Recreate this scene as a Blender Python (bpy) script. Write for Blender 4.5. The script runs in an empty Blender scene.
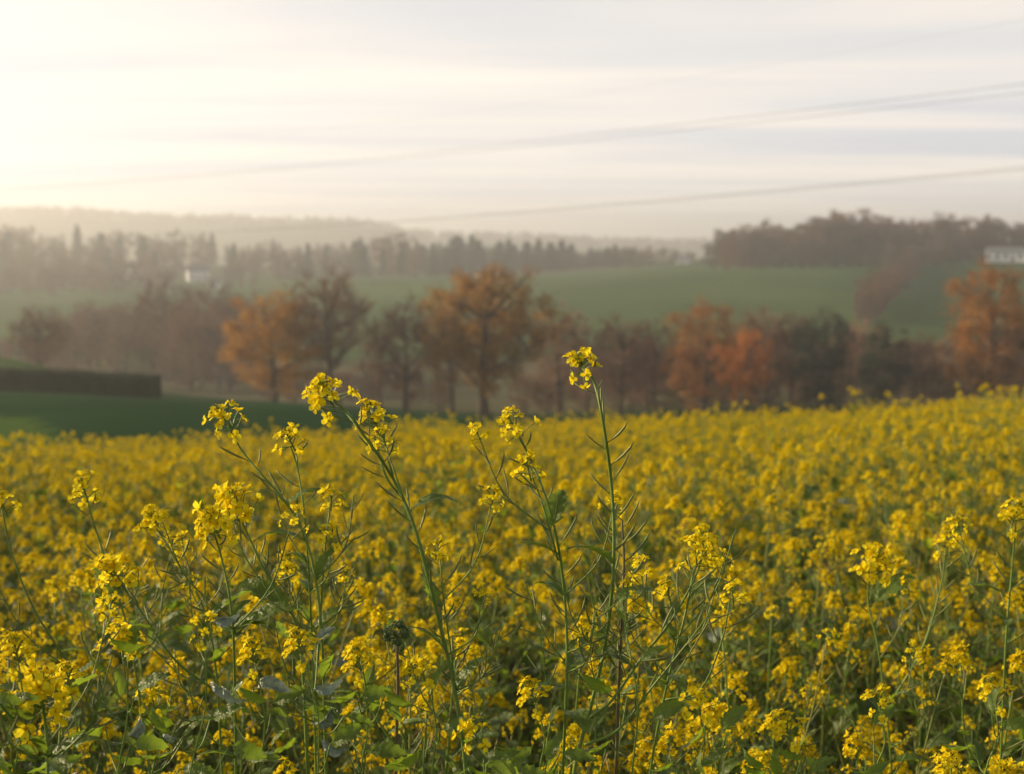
import bpy, math, random
import numpy as np
from mathutils import Vector, Matrix, Quaternion

# ------------------------------------------------------------------ camera, sky, sun, exposure
sc = bpy.context.scene
C = sc.collection
F = 50.0 / 36.0 * 1024.0            # focal length in pixels
HOR = 240.0                         # pixel row of the horizon
CAM = Vector((0.0, 0.0, 1.6))
PITCH = math.atan((387.0 - HOR) / F)
cd = bpy.data.cameras.new('camera'); cam = bpy.data.objects.new('camera', cd); C.objects.link(cam)
cam.location = CAM; cam.rotation_euler = (math.pi / 2 - PITCH, 0, 0)
cd.sensor_width = 36; cd.lens = 50; cd.clip_start = 0.05; cd.clip_end = 20000
cd.dof.use_dof = True; cd.dof.focus_distance = 1.55; cd.dof.aperture_fstop = 7.0
sc.camera = cam

SUN_AZ, SUN_EL = -70.0, 17.0        # degrees, azimuth measured from the view direction (left is minus)
sd = Vector((math.sin(math.radians(SUN_AZ)) * math.cos(math.radians(SUN_EL)),
             math.cos(math.radians(SUN_AZ)) * math.cos(math.radians(SUN_EL)), math.sin(math.radians(SUN_EL))))
world = bpy.data.worlds.new('World'); sc.world = world; world.use_nodes = True
wn, wl = world.node_tree.nodes, world.node_tree.links
wn.clear()
def WN(t, **k):
    n = wn.new(t)
    for a, b in k.items(): setattr(n, a, b)
    return n
sky = WN('ShaderNodeTexSky', sky_type='NISHITA', sun_disc=False)
sky.sun_elevation = math.radians(SUN_EL); sky.sun_rotation = math.radians(SUN_AZ)
sky.dust_density = 3.0; sky.air_density = 1.0; sky.ozone_density = 1.0
tc = WN('ShaderNodeTexCoord')
sep = WN('ShaderNodeSeparateXYZ'); wl.new(tc.outputs['Generated'], sep.inputs[0])
def wm(op, a, b=None, c=None):
    n = WN('ShaderNodeMath', operation=op)
    for i, v in enumerate((a, b, c)):
        if v is None: continue
        if isinstance(v, (int, float)): n.inputs[i].default_value = v
        else: wl.new(v, n.inputs[i])
    return n.outputs[0]
den = wm('ADD', wm('MAXIMUM', sep.outputs[2], 0.0), 0.06)
comb = WN('ShaderNodeCombineXYZ')                  # a flat cloud layer seen in perspective
wl.new(wm('DIVIDE', sep.outputs[0], den), comb.inputs[0]); wl.new(wm('DIVIDE', sep.outputs[1], den), comb.inputs[1])
mp = WN('ShaderNodeMapping'); wl.new(comb.outputs[0], mp.inputs[0])
mp.inputs['Rotation'].default_value = (0, 0, math.radians(-8)); mp.inputs['Scale'].default_value = (0.22, 1.0, 1)
nz = WN('ShaderNodeTexNoise'); wl.new(mp.outputs[0], nz.inputs['Vector'])
nz.inputs['Scale'].default_value = 1.0; nz.inputs['Detail'].default_value = 5; nz.inputs['Roughness'].default_value = 0.5
nz.inputs['Distortion'].default_value = 0.8
cr = WN('ShaderNodeValToRGB'); wl.new(nz.outputs[0], cr.inputs[0])
cr.color_ramp.elements[0].position = 0.30; cr.color_ramp.elements[0].color = (9.1, 9.3, 10.0, 1)
cr.color_ramp.elements[1].position = 0.70; cr.color_ramp.elements[1].color = (14.8, 13.2, 11.4, 1)
dot = WN('ShaderNodeVectorMath', operation='DOT_PRODUCT'); wl.new(tc.outputs['Generated'], dot.inputs[0]); dot.inputs[1].default_value = sd
cosn = wm('MAXIMUM', dot.outputs['Value'], 0.0)
glow = wm('ADD', wm('MULTIPLY', wm('POWER', cosn, 4.5), 0.48), wm('MULTIPLY', wm('POWER', cosn, 40.0), 1.2))
gcol = WN('ShaderNodeVectorMath', operation='SCALE'); gcol.inputs[0].default_value = (15.0, 14.7, 14.0); wl.new(glow, gcol.inputs['Scale'])
cl = WN('ShaderNodeVectorMath', operation='ADD'); wl.new(cr.outputs[0], cl.inputs[0]); wl.new(gcol.outputs[0], cl.inputs[1])
mixc = WN('ShaderNodeMix', data_type='RGBA')
# the veil of high cloud is thick seen edge-on at the horizon and thinner overhead
veil = WN('ShaderNodeMapRange'); wl.new(sep.outputs[2], veil.inputs[0])
veil.inputs[1].default_value = 0.05; veil.inputs[2].default_value = 0.6; veil.inputs[3].default_value = 0.94; veil.inputs[4].default_value = 0.12
wl.new(veil.outputs[0], mixc.inputs[0]); wl.new(sky.outputs[0], mixc.inputs[6]); wl.new(cl.outputs[0], mixc.inputs[7])
bg = WN('ShaderNodeBackground'); wl.new(mixc.outputs[2], bg.inputs[0]); bg.inputs[1].default_value = 0.06
wo = WN('ShaderNodeOutputWorld'); wl.new(bg.outputs[0], wo.inputs[0])

sl = bpy.data.lights.new('sun', 'SUN'); sun = bpy.data.objects.new('sun', sl); C.objects.link(sun)
sl.energy = 5.0; sl.angle = math.radians(0.6); sl.color = (1.0, 0.78, 0.49)
sun.rotation_euler = (-sd).to_track_quat('-Z', 'Y').to_euler(); sun.location = sd * 50

sc.view_settings.view_transform = 'Standard'; sc.view_settings.look = 'None'
sc.view_settings.exposure = 0.6; sc.view_settings.gamma = 1.0; sc.view_settings.use_curve_mapping = False
sc.render.engine = 'CYCLES'
cy = sc.cycles
cy.use_denoising = True; cy.max_bounces = 8; cy.diffuse_bounces = 3; cy.glossy_bounces = 2; cy.transmission_bounces = 4
cy.transparent_max_bounces = 8; cy.volume_bounces = 2; cy.sample_clamp_indirect = 6.0
cy.use_fast_gi = False

rng = random.Random(11); nr = np.random.default_rng(7)
TAU = 2 * math.pi

# ------------------------------------------------------------------ helpers
def ray(u, v):
    a, b = (u - 512.0) / F, (387.0 - v) / F
    cp, sp = math.cos(PITCH), math.sin(PITCH)
    return Vector((a, cp + b * sp, -sp + b * cp))
def P(u, v, d):                      # the point on pixel (u, v) that lies d metres ahead
    r = ray(u, v); return CAM + r * (d / r.y)
def zv(v, d): return P(512, v, d).z

def tag(o, label=None, cat=None, group=None, kind=None):
    if label: o['label'] = label
    if cat: o['category'] = cat
    if group: o['group'] = group
    if kind: o['kind'] = kind
    return o
def empty(name, loc):
    o = bpy.data.objects.new(name, None); o.empty_display_size = 0.1; o.location = loc; C.objects.link(o); return o
def link(name, me, parent=None, coll=None):
    o = bpy.data.objects.new(name, me); (coll or C).objects.link(o)
    if parent is not None: o.parent = parent
    return o

class MB:
    def __init__(s): s.v = []; s.f = []; s.m = []
    def face(s, pts, m=0):
        n = len(s.v); s.v.extend(tuple(p) for p in pts); s.f.append(tuple(range(n, n + len(pts)))); s.m.append(m)
    def tube(s, pts, rad, k=5, m=0, cap=True):
        pts = [Vector(p) for p in pts]; n0 = len(s.v); N = len(pts)
        t = (pts[1] - pts[0]).normalized()
        x = t.cross(Vector((0.31, 0.9, 0.22))).normalized()
        for i, p in enumerate(pts):
            t = (pts[min(i + 1, N - 1)] - pts[max(i - 1, 0)])
            t = t.normalized() if t.length > 1e-9 else Vector((0, 0, 1))
            x = (x - t * x.dot(t)); x = x.normalized() if x.length > 1e-6 else t.orthogonal().normalized()
            y = t.cross(x); r = rad[i]
            for j in range(k):
                a = TAU * j / k; q = p + (x * math.cos(a) + y * math.sin(a)) * r
                s.v.append((q.x, q.y, q.z))
        for i in range(N - 1):
            for j in range(k):
                a, b = n0 + i * k + j, n0 + i * k + (j + 1) % k
                s.f.append((a, b, b + k, a + k)); s.m.append(m)
        if cap:
            s.f.append(tuple(n0 + (N - 1) * k + j for j in range(k))); s.m.append(m)
            s.f.append(tuple(n0 + j for j in reversed(range(k)))); s.m.append(m)
    def box(s, lo, hi, m=0):
        x0, y0, z0 = lo; x1, y1, z1 = hi; n = len(s.v)
        s.v += [(x0,y0,z0),(x1,y0,z0),(x1,y1,z0),(x0,y1,z0),(x0,y0,z1),(x1,y0,z1),(x1,y1,z1),(x0,y1,z1)]
        for q in ((3,2,1,0),(4,5,6,7),(0,1,5,4),(1,2,6,5),(2,3,7,6),(3,0,4,7)):
            s.f.append(tuple(n + i for i in q)); s.m.append(m)
    def add(s, o, M=None, mmap=None):
        n = len(s.v)
        if M is None: s.v += o.v
        else:
            A = np.array(M)
            w = np.asarray(o.v) @ A[:3, :3].T + A[:3, 3]
            s.v += [tuple(r) for r in w.tolist()]
        s.f += [tuple(i + n for i in q) for q in o.f]
        s.m += o.m if mmap is None else [mmap[i] for i in o.m]
    def mesh(s, name, mats, smooth=False):
        me = bpy.data.meshes.new(name); me.from_pydata(s.v, [], s.f)
        for m in mats: me.materials.append(m)
        if len(mats) > 1: me.polygons.foreach_set('material_index', s.m)
        if smooth: me.polygons.foreach_set('use_smooth', [True] * len(s.f))
        me.update(); return me

def bez(pts, n):                     # Catmull-Rom through the points
    pts = [Vector(p) for p in pts]; Q = [pts[0] * 2 - pts[1]] + pts + [pts[-1] * 2 - pts[-2]]; out = []
    for i in range(1, len(Q) - 2):
        for k in range(n):
            t = k / n; a, b, c, d = Q[i - 1], Q[i], Q[i + 1], Q[i + 2]
            out.append(0.5 * ((2 * b) + (c - a) * t + (2 * a - 5 * b + 4 * c - d) * t * t + (3 * b - a - 3 * c + d) * t ** 3))
    out.append(pts[-1]); return out
def run_down(w, foot, step=0.09):      # carry a stalk on to its foot in even steps
    a = w[-1]; n = max(2, int((a - foot).length / step)); return w + [a.lerp(foot, (k + 1) / n) + Vector((0.004 * math.sin(k * 1.7), 0, 0)) * (k < n - 1) for k in range(n)]
def frame(pos, z, spin=0.0, s=1.0):
    q = Vector(z).to_track_quat('Z', 'Y')
    return Matrix.Translation(pos) @ q.to_matrix().to_4x4() @ Matrix.Rotation(spin, 4, 'Z') @ Matrix.Scale(s, 4)

# ------------------------------------------------------------------ materials
def mat(name):
    m = bpy.data.materials.new(name); m.use_nodes = True; m.node_tree.nodes.clear(); return m, m.node_tree.nodes, m.node_tree.links
def ramp(n, l, src, stops):
    r = n.new('ShaderNodeValToRGB'); l.new(src, r.inputs[0]); e = r.color_ramp.elements
    while len(e) < len(stops): e.new(0.5)
    for i, (p, c) in enumerate(stops): e[i].position = p; e[i].color = (*c, 1)
    return r.outputs[0]
def leafmat(name, stops, trans=0.35, rough=0.5, spec=0.3, back=None, per_object=0.0, tcol=None, bump=0.0):
    """thin plant tissue: colour varies from piece to piece, some light passes through"""
    m, n, l = mat(name)
    g = n.new('ShaderNodeNewGeometry'); src = g.outputs['Random Per Island']
    if per_object:
        oi = n.new('ShaderNodeObjectInfo'); mx = n.new('ShaderNodeMix'); mx.data_type = 'FLOAT'; mx.inputs[0].default_value = per_object
        l.new(src, mx.inputs[2]); l.new(oi.outputs['Random'], mx.inputs[3]); src = mx.outputs[0]
    col = ramp(n, l, src, stops)
    if back:
        mb = n.new('ShaderNodeMix'); mb.data_type = 'RGBA'; l.new(g.outputs['Backfacing'], mb.inputs[0]); l.new(col, mb.inputs[6]); mb.inputs[7].default_value = (*back, 1)
        colf = mb.outputs[2]
    else: colf = col
    b = n.new('ShaderNodeBsdfPrincipled'); l.new(colf, b.inputs['Base Color']); b.inputs['Roughness'].default_value = rough
    b.inputs['Specular IOR Level'].default_value = spec
    if bump:
        tcn = n.new('ShaderNodeTexCoord'); z = n.new('ShaderNodeTexNoise'); l.new(tcn.outputs['Object'], z.inputs['Vector']); z.inputs['Scale'].default_value = bump; z.inputs['Detail'].default_value = 4
        bp = n.new('ShaderNodeBump'); bp.inputs['Strength'].default_value = 0.35; bp.inputs['Distance'].default_value = 0.3 / bump; l.new(z.outputs[0], bp.inputs['Height']); l.new(bp.outputs[0], b.inputs['Normal'])
    t = n.new('ShaderNodeBsdfTranslucent')
    if tcol:
        mt = n.new('ShaderNodeMix'); mt.data_type = 'RGBA'; mt.blend_type = 'MULTIPLY'; mt.inputs[0].default_value = 1.0
        l.new(col, mt.inputs[6]); mt.inputs[7].default_value = (*tcol, 1); l.new(mt.outputs[2], t.inputs[0])
    else: l.new(col, t.inputs[0])
    mx = n.new('ShaderNodeMixShader'); mx.inputs[0].default_value = trans
    l.new(b.outputs[0], mx.inputs[1]); l.new(t.outputs[0], mx.inputs[2])
    o = n.new('ShaderNodeOutputMaterial'); l.new(mx.outputs[0], o.inputs[0]); return m
def solid(name, c1, c2, scale=5.0, rough=0.8, bump=0.0, spec=0.2, detail=6, stretch=(1, 1, 1), obj=True):
    m, n, l = mat(name)
    tcn = n.new('ShaderNodeTexCoord'); mpn = n.new('ShaderNodeMapping'); l.new(tcn.outputs['Object'], mpn.inputs[0]); mpn.inputs['Scale'].default_value = stretch
    z = n.new('ShaderNodeTexNoise'); l.new(mpn.outputs[0], z.inputs['Vector']); z.inputs['Scale'].default_value = scale; z.inputs['Detail'].default_value = detail
    col = ramp(n, l, z.outputs[0], [(0.3, c1), (0.7, c2)])
    b = n.new('ShaderNodeBsdfPrincipled'); l.new(col, b.inputs['Base Color']); b.inputs['Roughness'].default_value = rough
    b.inputs['Specular IOR Level'].default_value = spec
    if bump:
        bp = n.new('ShaderNodeBump'); bp.inputs['Strength'].default_value = bump; l.new(z.outputs[0], bp.inputs['Height']); l.new(bp.outputs[0], b.inputs['Normal'])
    o = n.new('ShaderNodeOutputMaterial'); l.new(b.outputs[0], o.inputs[0]); return m

M = {}
M['petal'] = leafmat('petal', [(0.0, (0.67, 0.46, 0.004)), (0.5, (0.81, 0.62, 0.009)), (1.0, (0.89, 0.75, 0.03))], trans=0.45, rough=0.8, spec=0.02)
M['bud'] = leafmat('bud', [(0.0, (0.16, 0.22, 0.03)), (1.0, (0.42, 0.40, 0.04))], trans=0.2)
M['stem'] = leafmat('stem', [(0.0, (0.10, 0.17, 0.03)), (0.6, (0.15, 0.23, 0.04)), (1.0, (0.22, 0.23, 0.06))], trans=0.08, rough=0.5, spec=0.25)
M['dry_stem'] = leafmat('dry_stem', [(0.0, (0.10, 0.085, 0.04)), (1.0, (0.16, 0.12, 0.06))], trans=0.05)
M['pod'] = leafmat('pod', [(0.0, (0.12, 0.17, 0.04)), (0.7, (0.18, 0.21, 0.06)), (1.0, (0.30, 0.20, 0.10))], trans=0.15)
M['leaf'] = leafmat('leaf', [(0.0, (0.05, 0.10, 0.02)), (0.5, (0.09, 0.16, 0.03)), (1.0, (0.26, 0.30, 0.035))], trans=0.5, rough=0.38, spec=0.5, back=(0.10, 0.15, 0.07), tcol=(1.9, 1.8, 0.7), bump=14.0)
M['wilted'] = leafmat('wilted', [(0.0, (0.13, 0.19, 0.14)), (0.6, (0.20, 0.26, 0.20)), (1.0, (0.28, 0.28, 0.20))], trans=0.2, rough=0.32, spec=0.7, bump=9.0)
M['dark_bud'] = leafmat('dark_bud', [(0.0, (0.06, 0.10, 0.035)), (1.0, (0.13, 0.18, 0.05))], trans=0.2)
M['bark'] = solid('bark', (0.06, 0.042, 0.03), (0.12, 0.085, 0.058), 3.0, 0.9, 0.4, stretch=(1, 1, 0.2))
M['twig'] = solid('twig', (0.17, 0.095, 0.062), (0.28, 0.16, 0.10), 2.0, 0.9)
M['oak_leaf'] = leafmat('oak_leaf', [(0.0, (0.16, 0.075, 0.012)), (0.5, (0.38, 0.18, 0.018)), (1.0, (0.50, 0.29, 0.03))], trans=0.35, rough=0.7)
M['orange_leaf'] = leafmat('orange_leaf', [(0.0, (0.24, 0.10, 0.012)), (0.5, (0.44, 0.20, 0.02)), (1.0, (0.54, 0.30, 0.03))], trans=0.35, rough=0.7)
M['rust_leaf'] = leafmat('rust_leaf', [(0.0, (0.30, 0.085, 0.012)), (0.6, (0.50, 0.17, 0.02)), (1.0, (0.56, 0.23, 0.03))], trans=0.35, rough=0.7)
M['russet_leaf'] = leafmat('russet_leaf', [(0.0, (0.18, 0.07, 0.014)), (0.5, (0.36, 0.145, 0.02)), (1.0, (0.46, 0.22, 0.03))], trans=0.35, rough=0.7)
M['brown_leaf'] = leafmat('brown_leaf', [(0.0, (0.07, 0.038, 0.022)), (0.6, (0.15, 0.075, 0.035)), (1.0, (0.22, 0.11, 0.04))], trans=0.3, rough=0.8)
M['ivy_leaf'] = leafmat('ivy_leaf', [(0.0, (0.018, 0.032, 0.016)), (1.0, (0.045, 0.065, 0.028))], trans=0.15, rough=0.6)
M['far_leaf'] = leafmat('far_leaf', [(0.0, (0.06, 0.042, 0.03)), (0.5, (0.11, 0.068, 0.042)), (1.0, (0.20, 0.10, 0.045))], trans=0.25, rough=0.8, per_object=0.65)
M['needle'] = leafmat('needle', [(0.0, (0.016, 0.028, 0.016)), (1.0, (0.04, 0.06, 0.03))], trans=0.1, rough=0.7, per_object=0.4)
M['hedge_leaf'] = leafmat('hedge_leaf', [(0.0, (0.014, 0.028, 0.01)), (0.7, (0.026, 0.045, 0.015)), (1.0, (0.045, 0.06, 0.02))], trans=0.15, rough=0.6)
M['soil'] = solid('soil', (0.05, 0.042, 0.025), (0.10, 0.085, 0.045), 6.0, 0.95, 0.6, spec=0.0)
M['verge'] = solid('verge', (0.05, 0.07, 0.02), (0.09, 0.11, 0.035), 3.0, 0.95, 0.5, spec=0.0)
M['meadow'] = solid('meadow', (0.013, 0.036, 0.016), (0.024, 0.056, 0.022), 0.15, 0.9, 0.15, stretch=(1, 0.3, 1), spec=0.0)
M['light_grass'] = solid('light_grass', (0.045, 0.085, 0.02), (0.07, 0.115, 0.03), 0.2, 0.9, spec=0.0)
M['hill_field'] = solid('hill_field', (0.028, 0.062, 0.02), (0.07, 0.11, 0.03), 0.02, 0.9, stretch=(1, 0.4, 1), spec=0.0)
M['valley'] = solid('valley', (0.06, 0.065, 0.03), (0.10, 0.085, 0.045), 0.05, 0.95, spec=0.0)
M['far_land'] = solid('far_land', (0.06, 0.07, 0.035), (0.09, 0.085, 0.05), 0.01, 0.95, spec=0.0)
M['plaster'] = solid('plaster', (0.70, 0.70, 0.70), (0.78, 0.78, 0.77), 0.8, 0.8)
M['roof'] = solid('roof', (0.10, 0.10, 0.115), (0.15, 0.15, 0.165), 1.5, 0.7)
M['glass'] = solid('glass', (0.03, 0.035, 0.04), (0.05, 0.055, 0.06), 1.0, 0.15, spec=0.5)
M['door'] = solid('door', (0.08, 0.06, 0.05), (0.12, 0.09, 0.07), 1.0, 0.6)
M['brick'] = solid('brick', (0.25, 0.11, 0.08), (0.32, 0.15, 0.11), 3.0, 0.9)
M['wire'] = solid('wire', (0.10, 0.10, 0.105), (0.14, 0.14, 0.145), 4.0, 0.6)

# ------------------------------------------------------------------ terrain
TS = np.array([-0.36, -0.18, 0.0, 0.18, 0.36])
KN = {  # distance: pixel rows of the ground at five bearings
    60: (415, 418, 426, 418, 412), 110: (391, 403, 421, 415, 410), 150: (392, 401, 417, 412, 407),
    190: (396, 402, 410, 402, 398), 240: (388, 390, 392, 382, 378), 300: (352, 352, 346, 333, 330), 400: (316, 313, 302, 291, 288),
    500: (299, 295, 285, 265, 260), 560: (291, 288, 278, 262, 257), 700: (279, 276, 270, 258, 253), 850: (262, 264, 268, 258, 255),
    1000: (263, 265, 267, 263, 262), 1500: (262, 262, 262, 262, 262), 2200: (218, 225, 245, 252, 256), 3000: (235, 238, 247, 252, 255),
    6000: (240, 240, 242, 243, 244)}
NEAR = [(-60, (3.0,) * 5), (0, (0.12,) * 5)]
for d, vc in ((6, (494, 489, 482, 473, 466)), (12, (460, 453, 443, 431, 420)), (20, (461, 454, 446, 434, 423)), (32, (462, 458, 455, 442, 433))):
    NEAR.append((d, tuple(zv(v, d) - (1.08 if d < 18 else (0.9 if d < 25 else 0.7)) for v in vc)))
ds = [k for k, _ in NEAR] + sorted(KN); TAB = np.array([z for _, z in NEAR] + [[zv(v, d) for v in KN[d]] for d in sorted(KN)])
DS = np.array(ds, float)
def _slopes(x, y):
    h = np.diff(x)[:, None]; dl = np.diff(y, axis=0) / h; m = np.zeros_like(y); m[1:-1] = (dl[:-1] * h[1:] + dl[1:] * h[:-1]) / (h[1:] + h[:-1]); m[0] = dl[0]; m[-1] = dl[-1]; return m
SL = _slopes(DS, TAB)
def terr(x, y):
    x = np.asarray(x, float); y = np.asarray(y, float); shp = np.broadcast(x, y).shape
    x = np.broadcast_to(x, shp).ravel(); y = np.broadcast_to(y, shp).ravel()
    yc = np.clip(y, DS[0], DS[-1]); i = np.clip(np.searchsorted(DS, yc) - 1, 0, len(DS) - 2)
    h = DS[i + 1] - DS[i]; s = ((yc - DS[i]) / h)[:, None]
    zz = (2*s**3-3*s**2+1)*TAB[i] + (s**3-2*s**2+s)*h[:, None]*SL[i] + (-2*s**3+3*s**2)*TAB[i+1] + (s**3-s**2)*h[:, None]*SL[i+1]
    t = np.clip(x / np.maximum(y, 6.0), -0.36, 0.36); k = np.clip(((t + 0.36) / 0.18).astype(int), 0, 3); f = (t - TS[k]) / 0.18
    f = f * f * (3 - 2 * f) * 0.4 + f * 0.6
    r = np.arange(len(t)); z = zz[r, k] * (1 - f) + zz[r, k + 1] * f
    z = z + 4.3 * np.exp(-((x + 60) / 16) ** 2 - ((y - 150) / 16) ** 2)          # the knoll behind the hedge
    w = np.clip((y - 250) / 400, 0, 1)
    z = z + w * (1.5 * np.sin(x / 90 + 1.3) * np.cos(y / 160) + 0.8 * np.sin(x / 41 + y / 60))
    z = z + 15 * np.exp(-((x + 245) / 75) ** 2 - ((y - 2250) / 250) ** 2)          # a second hump of the far ridge
    w2 = np.clip((y - 1500) / 700, 0, 1)
    z = z + w2 * (4 * np.sin(x / 130 + 0.5) + 2.5 * np.sin(x / 57 + 2))
    return z.reshape(shp)
def gz(x, y): return float(terr(x, y))
def field_end(x): return np.clip(26 + 1.6 * x, 9.0, 38.0)
def region(x, y):
    """which piece of land a point belongs to"""
    if y < 1.0: return 'verge'
    if y < field_end(x) + 0.3: return 'mustard_ground'
    if y < 66 and y < 63 - 2.14 * (x + 22.7) and x < -9: return 'grass_strip'
    if y < 172:
        if x < -36 and y > 128: return 'grass_knoll'
        return 'meadow'
    if y < 285: return 'valley_floor'
    if y < 640: return 'hill_field'
    return 'far_land'
yc = np.concatenate([np.linspace(-60, 0, 7), np.linspace(1, 40, 40), np.linspace(42, 200, 60), np.linspace(205, 700, 70), np.linspace(712, 1500, 30), np.linspace(1530, 3000, 35), np.linspace(3200, 6000, 8)])
xp = np.concatenate([np.linspace(0, 30, 26), np.linspace(32, 120, 36), np.linspace(125, 400, 40), np.linspace(415, 1200, 32), np.linspace(1300, 3000, 10)])
xc = np.concatenate([-xp[:0:-1], xp])
XX, YY = np.meshgrid(xc, yc); ZZ = terr(XX, YY); nx = len(xc)
pieces = {}
for j in range(len(yc) - 1):
    for i in range(nx - 1):
        pieces.setdefault(region((xc[i] + xc[i + 1]) / 2, (yc[j] + yc[j + 1]) / 2), []).append((j * nx + i, j * nx + i + 1, (j + 1) * nx + i + 1, (j + 1) * nx + i))
GV = np.stack([XX.ravel(), YY.ravel(), ZZ.ravel()], 1)
LAND = {'verge': ('ground', 'verge', 'rough grass verge at the edge of the mustard field'), 'mustard_ground': ('field_soil', 'soil', 'dark soil under the flowering mustard crop'),
        'grass_strip': ('grass_strip', 'light_grass', 'pale sunlit grass strip beyond the left edge of the mustard'),
        'grass_knoll': ('grass_knoll', 'light_grass', 'pale green rise of grass just behind the clipped hedge'),
        'meadow': ('meadow', 'meadow', 'dark green meadow between the mustard field and the trees'),
        'valley_floor': ('valley_floor', 'valley', 'wooded valley floor behind the autumn trees'),
        'hill_field': ('hill_field', 'hill_field', 'green field on the opposite slope in the haze'),
        'far_land': ('far_hills', 'far_land', 'pale far hills in the haze')}
for k, fs in pieces.items():
    fs = np.array(fs); used, inv = np.unique(fs, return_inverse=True); inv = inv.reshape(fs.shape)
    nm, mm, lb = LAND[k]
    me = bpy.data.meshes.new(nm); me.from_pydata(GV[used].tolist(), [], inv.tolist()); me.materials.append(M[mm])
    me.polygons.foreach_set('use_smooth', [True] * len(inv)); me.update()
    tag(link(nm, me), lb, None, None, 'structure')

# ------------------------------------------------------------------ trees
def rv(r):
    while True:
        v = Vector((r.uniform(-1, 1), r.uniform(-1, 1), r.uniform(-1, 1)))
        if 0.05 < v.length < 1: return v.normalized()
def leaf_quad(mb, p, s, r, m=0):
    n = rv(r); x = n.orthogonal().normalized(); x.rotate(Quaternion(n, r.uniform(0, TAU))); y = n.cross(x) * 0.6
    mb.face([p - x * s, p - y * s, p + x * s, p + y * s], m)
def broad_tree(seed, w=0.36, cz=0.60, ch=0.38, clumps=46, leaves=90, leaf=0.011, twigs=7, limbs=8, fork=0.25, spread=0.10, top_heavy=0.0, subtw=2, twl=0.13, fine=True, trunk_r=0.022, lean=0.0, up=0.5):
    """unit-height tree: (trunk and limbs, crown twigs, crown leaves)"""
    r = random.Random(seed); tr, tw, lv = MB(), MB(), MB()
    cen = Vector((lean * 0.5, 0, cz)); cl = []
    while len(cl) < clumps:
        d = rv(r); k = r.uniform(0.15, 1) ** 0.45
        wz = w * (1 + top_heavy * d.z) * (1 + 0.22 * math.sin(3 * math.atan2(d.y, d.x) + seed) * r.random())
        p = cen + Vector((d.x * wz, d.y * wz, d.z * ch)) * k * r.uniform(0.86, 1.06)
        if all((p - q).length > 0.05 for q in cl): cl.append(p)
    H = cz + ch * 0.55; n = 9
    axis = [Vector((lean * t * t + 0.012 * math.sin(5 * t + seed), 0.012 * math.cos(4 * t + seed * 2) - 0.012 * math.cos(seed * 2), t * H)) for t in [i / n for i in range(n + 1)]]
    axis[0] = Vector((0, 0, -0.02))
    tr.tube(axis, [trunk_r * (1.35 if i == 0 else 1) * (1 - i / n) ** 0.75 + 0.0025 for i in range(n + 1)], 7 if fine else 4)
    paths = [[p for p in axis if p.z > fork]]
    anchors = sorted(cl, key=lambda p: -((p - cen).length + r.uniform(0, 0.25)))[:limbs]
    for a in anchors:
        h = max(fork * 0.8, min(H * 0.8, a.z - 0.35 * math.hypot(a.x, a.y) - 0.10 * r.random() - up * 0.1)); s = axis[0].lerp(axis[-1], h / H)
        s = min(axis, key=lambda q: abs(q.z - h)).copy()
        mid = s.lerp(a, 0.5) + Vector((r.uniform(-.02, .02), r.uniform(-.02, .02), r.uniform(-0.02, 0.04)))
        pth = bez([s, mid, a], 4); L = len(pth)
        r0 = trunk_r * r.uniform(0.38, 0.52); tr.tube(pth, [r0 * (1 - i / L) + 0.0022 for i in range(L)], 5 if fine else 3, cap=False); paths.append(pth)
    allp = [q for p in paths for q in p]
    for c in cl:
        q = min(allp, key=lambda q: (q - c).length + (0.3 if q.z > c.z + 0.02 else 0)); out = (c - q)
        out = (out.normalized() if out.length > 0.02 else rv(r))
        if (c - q).length > 0.015:
            mid = q.lerp(c, 0.5) + rv(r) * 0.015
            tr.tube([q, mid, c], [0.0042, 0.0032, 0.002], 4 if fine else 3, cap=False)
        for k in range(twigs):
            d = (out * 0.5 + rv(r) * 0.8 + Vector((0, 0, up))).normalized(); L = twl * r.uniform(0.5, 1.1)
            e = c + d * L; md = c.lerp(e, 0.5) + rv(r) * 0.01
            tw.tube([c, md, e], [0.0016, 0.0012, 0.0006], 3, cap=False)
            for _ in range(subtw):
                b = c.lerp(e, r.uniform(0.25, 0.9)); d2 = (d + rv(r) * 0.8).normalized()
                tw.tube([b, b + d2 * L * r.uniform(0.3, 0.6)], [0.0011, 0.0005], 3, cap=False)
        nl = int(leaves * r.uniform(0.35, 1.5)); sp = spread * r.uniform(0.7, 1.1)
        for _ in range(nl):
            leaf_quad(lv, c + out * sp * 0.3 + rv(r) * sp * r.random() ** 0.5, leaf * r.uniform(0.6, 1.3), r)
    return tr, tw, lv
def conifer(seed, w=0.16, layers=17, per=9, leaf=0.03):
    r = random.Random(seed); tr, tw, lv = MB(), MB(), MB()
    tr.tube([(0, 0, -0.02), (0.004, 0, 0.5), (0, 0, 1.0)], [0.016, 0.009, 0.001], 5)
    for i in range(layers):
        z = 0.10 + 0.88 * i / layers; R = w * (1 - (z - 0.08)) ** 0.85 * r.uniform(0.8, 1.15)
        for k in range(per):
            a = r.uniform(0, TAU); L = R * r.uniform(0.7, 1.15)
            d = Vector((math.cos(a), math.sin(a), 0)); s = Vector((0, 0, z + r.uniform(-.02, .02))); e = s + d * L + Vector((0, 0, -0.28 * L))
            tw.tube([s, e], [0.0022, 0.0008], 3, cap=False)
            for _ in range(7):
                t = r.uniform(0.15, 1.05); leaf_quad(lv, s.lerp(e, t) + rv(r) * 0.012, leaf * r.uniform(0.5, 1.0) * (1.15 - 0.5 * t), r)
    for _ in range(6): leaf_quad(lv, Vector((0, 0, 0.97)) + rv(r) * 0.015, leaf * 0.5, r)
    return tr, tw, lv
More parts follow.
